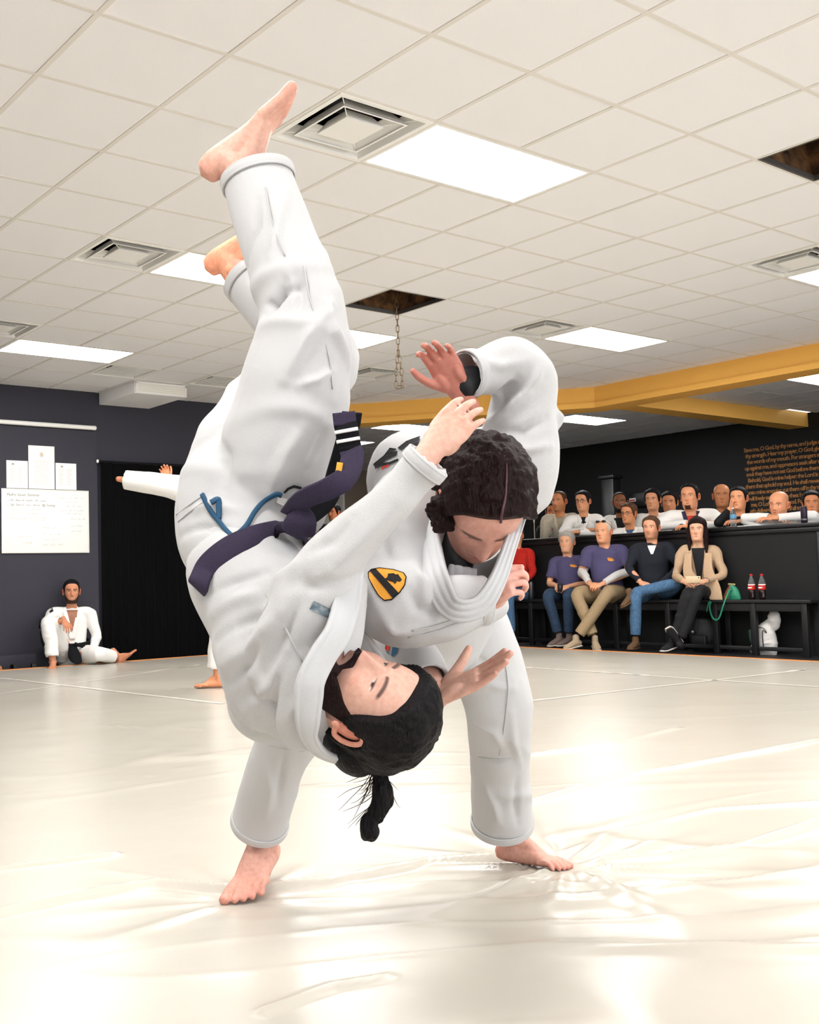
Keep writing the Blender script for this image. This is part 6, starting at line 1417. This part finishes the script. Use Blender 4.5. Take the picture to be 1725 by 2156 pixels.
# --- man sitting against the navy wall
th_w = math.atan2(-11.2, -4.6)
lw = np.array([5.0, 11.12, -.03])
(_w, hdw, _mw) = figure(lw, th_w, dict(label='smiling bearded man in a white gi and black belt sitting against the navy wall', skin=(206, 142, 108), topmat=M_gi_far, topname='gi_jacket', sleeve='gi', legmat=M_gi_far, legw=1.25, voxel=.0095, hvox=.0035, hnz=90, hns=100,
    headopt={'hair': {'t': .010}, 'beard': {'t': .005, 'lip': 1.5}, 'smile': 1, 'brow': 1}, beardmat=M_beard, vneck=(.30, .065, mat('chest skin', (190, 128, 98), .65, noise=(160, (120, 82, 64), .5)), M_gi_far), seed=26, face=(-.02, 1, .02), build=1.0,
    prints=[('sleeve_lettering', [(.20, .62), (.24, .60), (.25, .64), (.21, .66)], M_blackthread)],
    J=dict(pelvis=(0, -.06, .12), chest=(0, -.08, .46), neck=(.0, -.05, .66), head=(.0, -.02, .83), sh_r=(.20, -.05, .585), sh_l=(-.20, -.06, .575),
           arms=dict(r=((.27, .20, .50), (.09, .36, .52), (-.25, .75, -.65), (-.1, .65, .75), {'curl': (22, 25, 15)}), l=((-.27, -.04, .32), (-.20, .08, .12), (.1, .8, -.6), (-.6, .2, .8))),
           legs=dict(r=((.26, .36, .50), (.22, .44, .10), (0, 1, 0)), l=((-.26, .32, .15), (-.46, .10, .09), (0, 1, 0))),
           feet=[((.22, .44, .088), (.12, 1, 0), (0, 0, 1), -1), ((-.50, .10, .10), (-.72, .30, .62), (.62, -.1, .55), -1)])))
kp = MB().merge(tube([(.335, .34, .40), (.33, .38, .33), (.31, .42, .27)], [(.012, .05)]*3, up=(1, 0, 0), seg=10)); link('knee_stripe', kp.mesh('k'), M_bblack, _w)
link('knee_stripe', tube([(.345, .30, .52), (.35, .33, .46)], [(.01, .045)]*2, up=(1, 0, 0), seg=10).mesh('k'), M_bblack, _w)
link('black_gusset', tube([(.0, .12, .22), (-.02, .22, .12), (-.06, .28, .06)], [(.012, .045), (.016, .07), (.012, .04)], up=(0, 1, .6), seg=12).mesh('g'), M_bblack, _w)
cb = [(.19*math.cos(a), -.05+.165*math.sin(a), .27-.03*math.sin(a)) for a in np.linspace(0, 2*math.pi, 16, endpoint=False)]
link('belt', ribbon(cb, [(math.cos(a), math.sin(a), 0) for a in np.linspace(0, 2*math.pi, 16, endpoint=False)], .042, .010, closed=True, k=3).mesh('belt'), M_bblack, _w)
link('belt_end', ribbon([(-.02, .125, .26), (-.12, .15, .22), (-.22, .15, .17)], [(0, 1, .3)]*3, .036, .008).mesh('be'), M_bblack, _w)
# --- second grappler standing on the mat behind the throw, arm stretched out
hd_dir = -CR*np.array([1, 1, 0]); th_r = math.atan2(hd_dir[1], hd_dir[0])
f0 = on_z(445, 1446, 0.0); yl = np.array([math.cos(th_r), math.sin(th_r)]); lr = np.array([*(f0[:2]-yl*.30), 0.0])
hzr = 1.62
figure(lr, th_r, dict(label='person in a white gi with an outstretched arm standing on the mat behind the throw', skin=(232, 160, 118), topmat=M_gi_far, topname='gi_jacket', sleeve='gi', legmat=M_gi_far, legw=1.3, voxel=.010, hvox=.0042, headopt={'hair': {'t': .012}}, hairmat=M_hair_mid, seed=28, amp=.009, arm_r=1.75, vneck=(.3, .05, M_white, M_gi_far),
    J=dict(pelvis=(0, .04, .98), chest=(0, .12, 1.36), neck=(0, .14, 1.62), head=(0, .12, 1.78), sh_r=(.17, .26, 1.60), sh_l=(-.16, .32, 1.60),
           arms=dict(r=((.22, .50, 1.66), (.20, .66, 1.755), (.0, .25, 1), (1, 0, .2), {'curl': (30, 40, 20)}), l=((-.18, .64, 1.68), (-.14, 1.03, 1.745), None, None)),
           legs=dict(r=((.10, .06, .52), (.10, -.28, .10), (0, 1, 0)), l=((-.10, .20, .52), (-.10, .26, .11), (0, 1, 0))), feet=[((.10, -.28, .088), (.1, 1, 0), (0, 0, 1), -1), ((-.10, .24, .092), (-.05, 1, 0), (0, 0, 1), 1)])))
# --- onlooker glimpsed in front of the back wall picture
pb = on_y(704, 1080, 13.2)
figure(np.array([pb[0], 13.2, -.03]), RD(230), dict(label='dark-haired onlooker glimpsed between the belt and the sleeve by the back wall', skin=(196, 124, 84), topmat=M_blackcloth, topname='shirt', legmat=M_blackcloth, headopt={'hair': {'t': .014}}, lvox=.02, seed=30, face=(.6, .8, 0), shoes=(M_shoe_blk, M_shoe_blk),
    J=dict(pelvis=(0, 0, pb[2]-.68), chest=(0, .02, pb[2]-.34), neck=(0, .02, pb[2]-.135), head=(0, .04, pb[2]+.03), arms=dict(r=((.24, 0, pb[2]-.5), (.22, .1, pb[2]-.72), (0, .5, -1), (1, 0, 0)), l=((-.24, 0, pb[2]-.5), (-.22, .1, pb[2]-.72), (0, .5, -1), (-1, 0, 0))), legs=dict(r=((.1, .02, .5), (.1, 0, .09), (0, 1, 0)), l=((-.1, .02, .5), (-.1, 0, .09), (0, 1, 0))))))
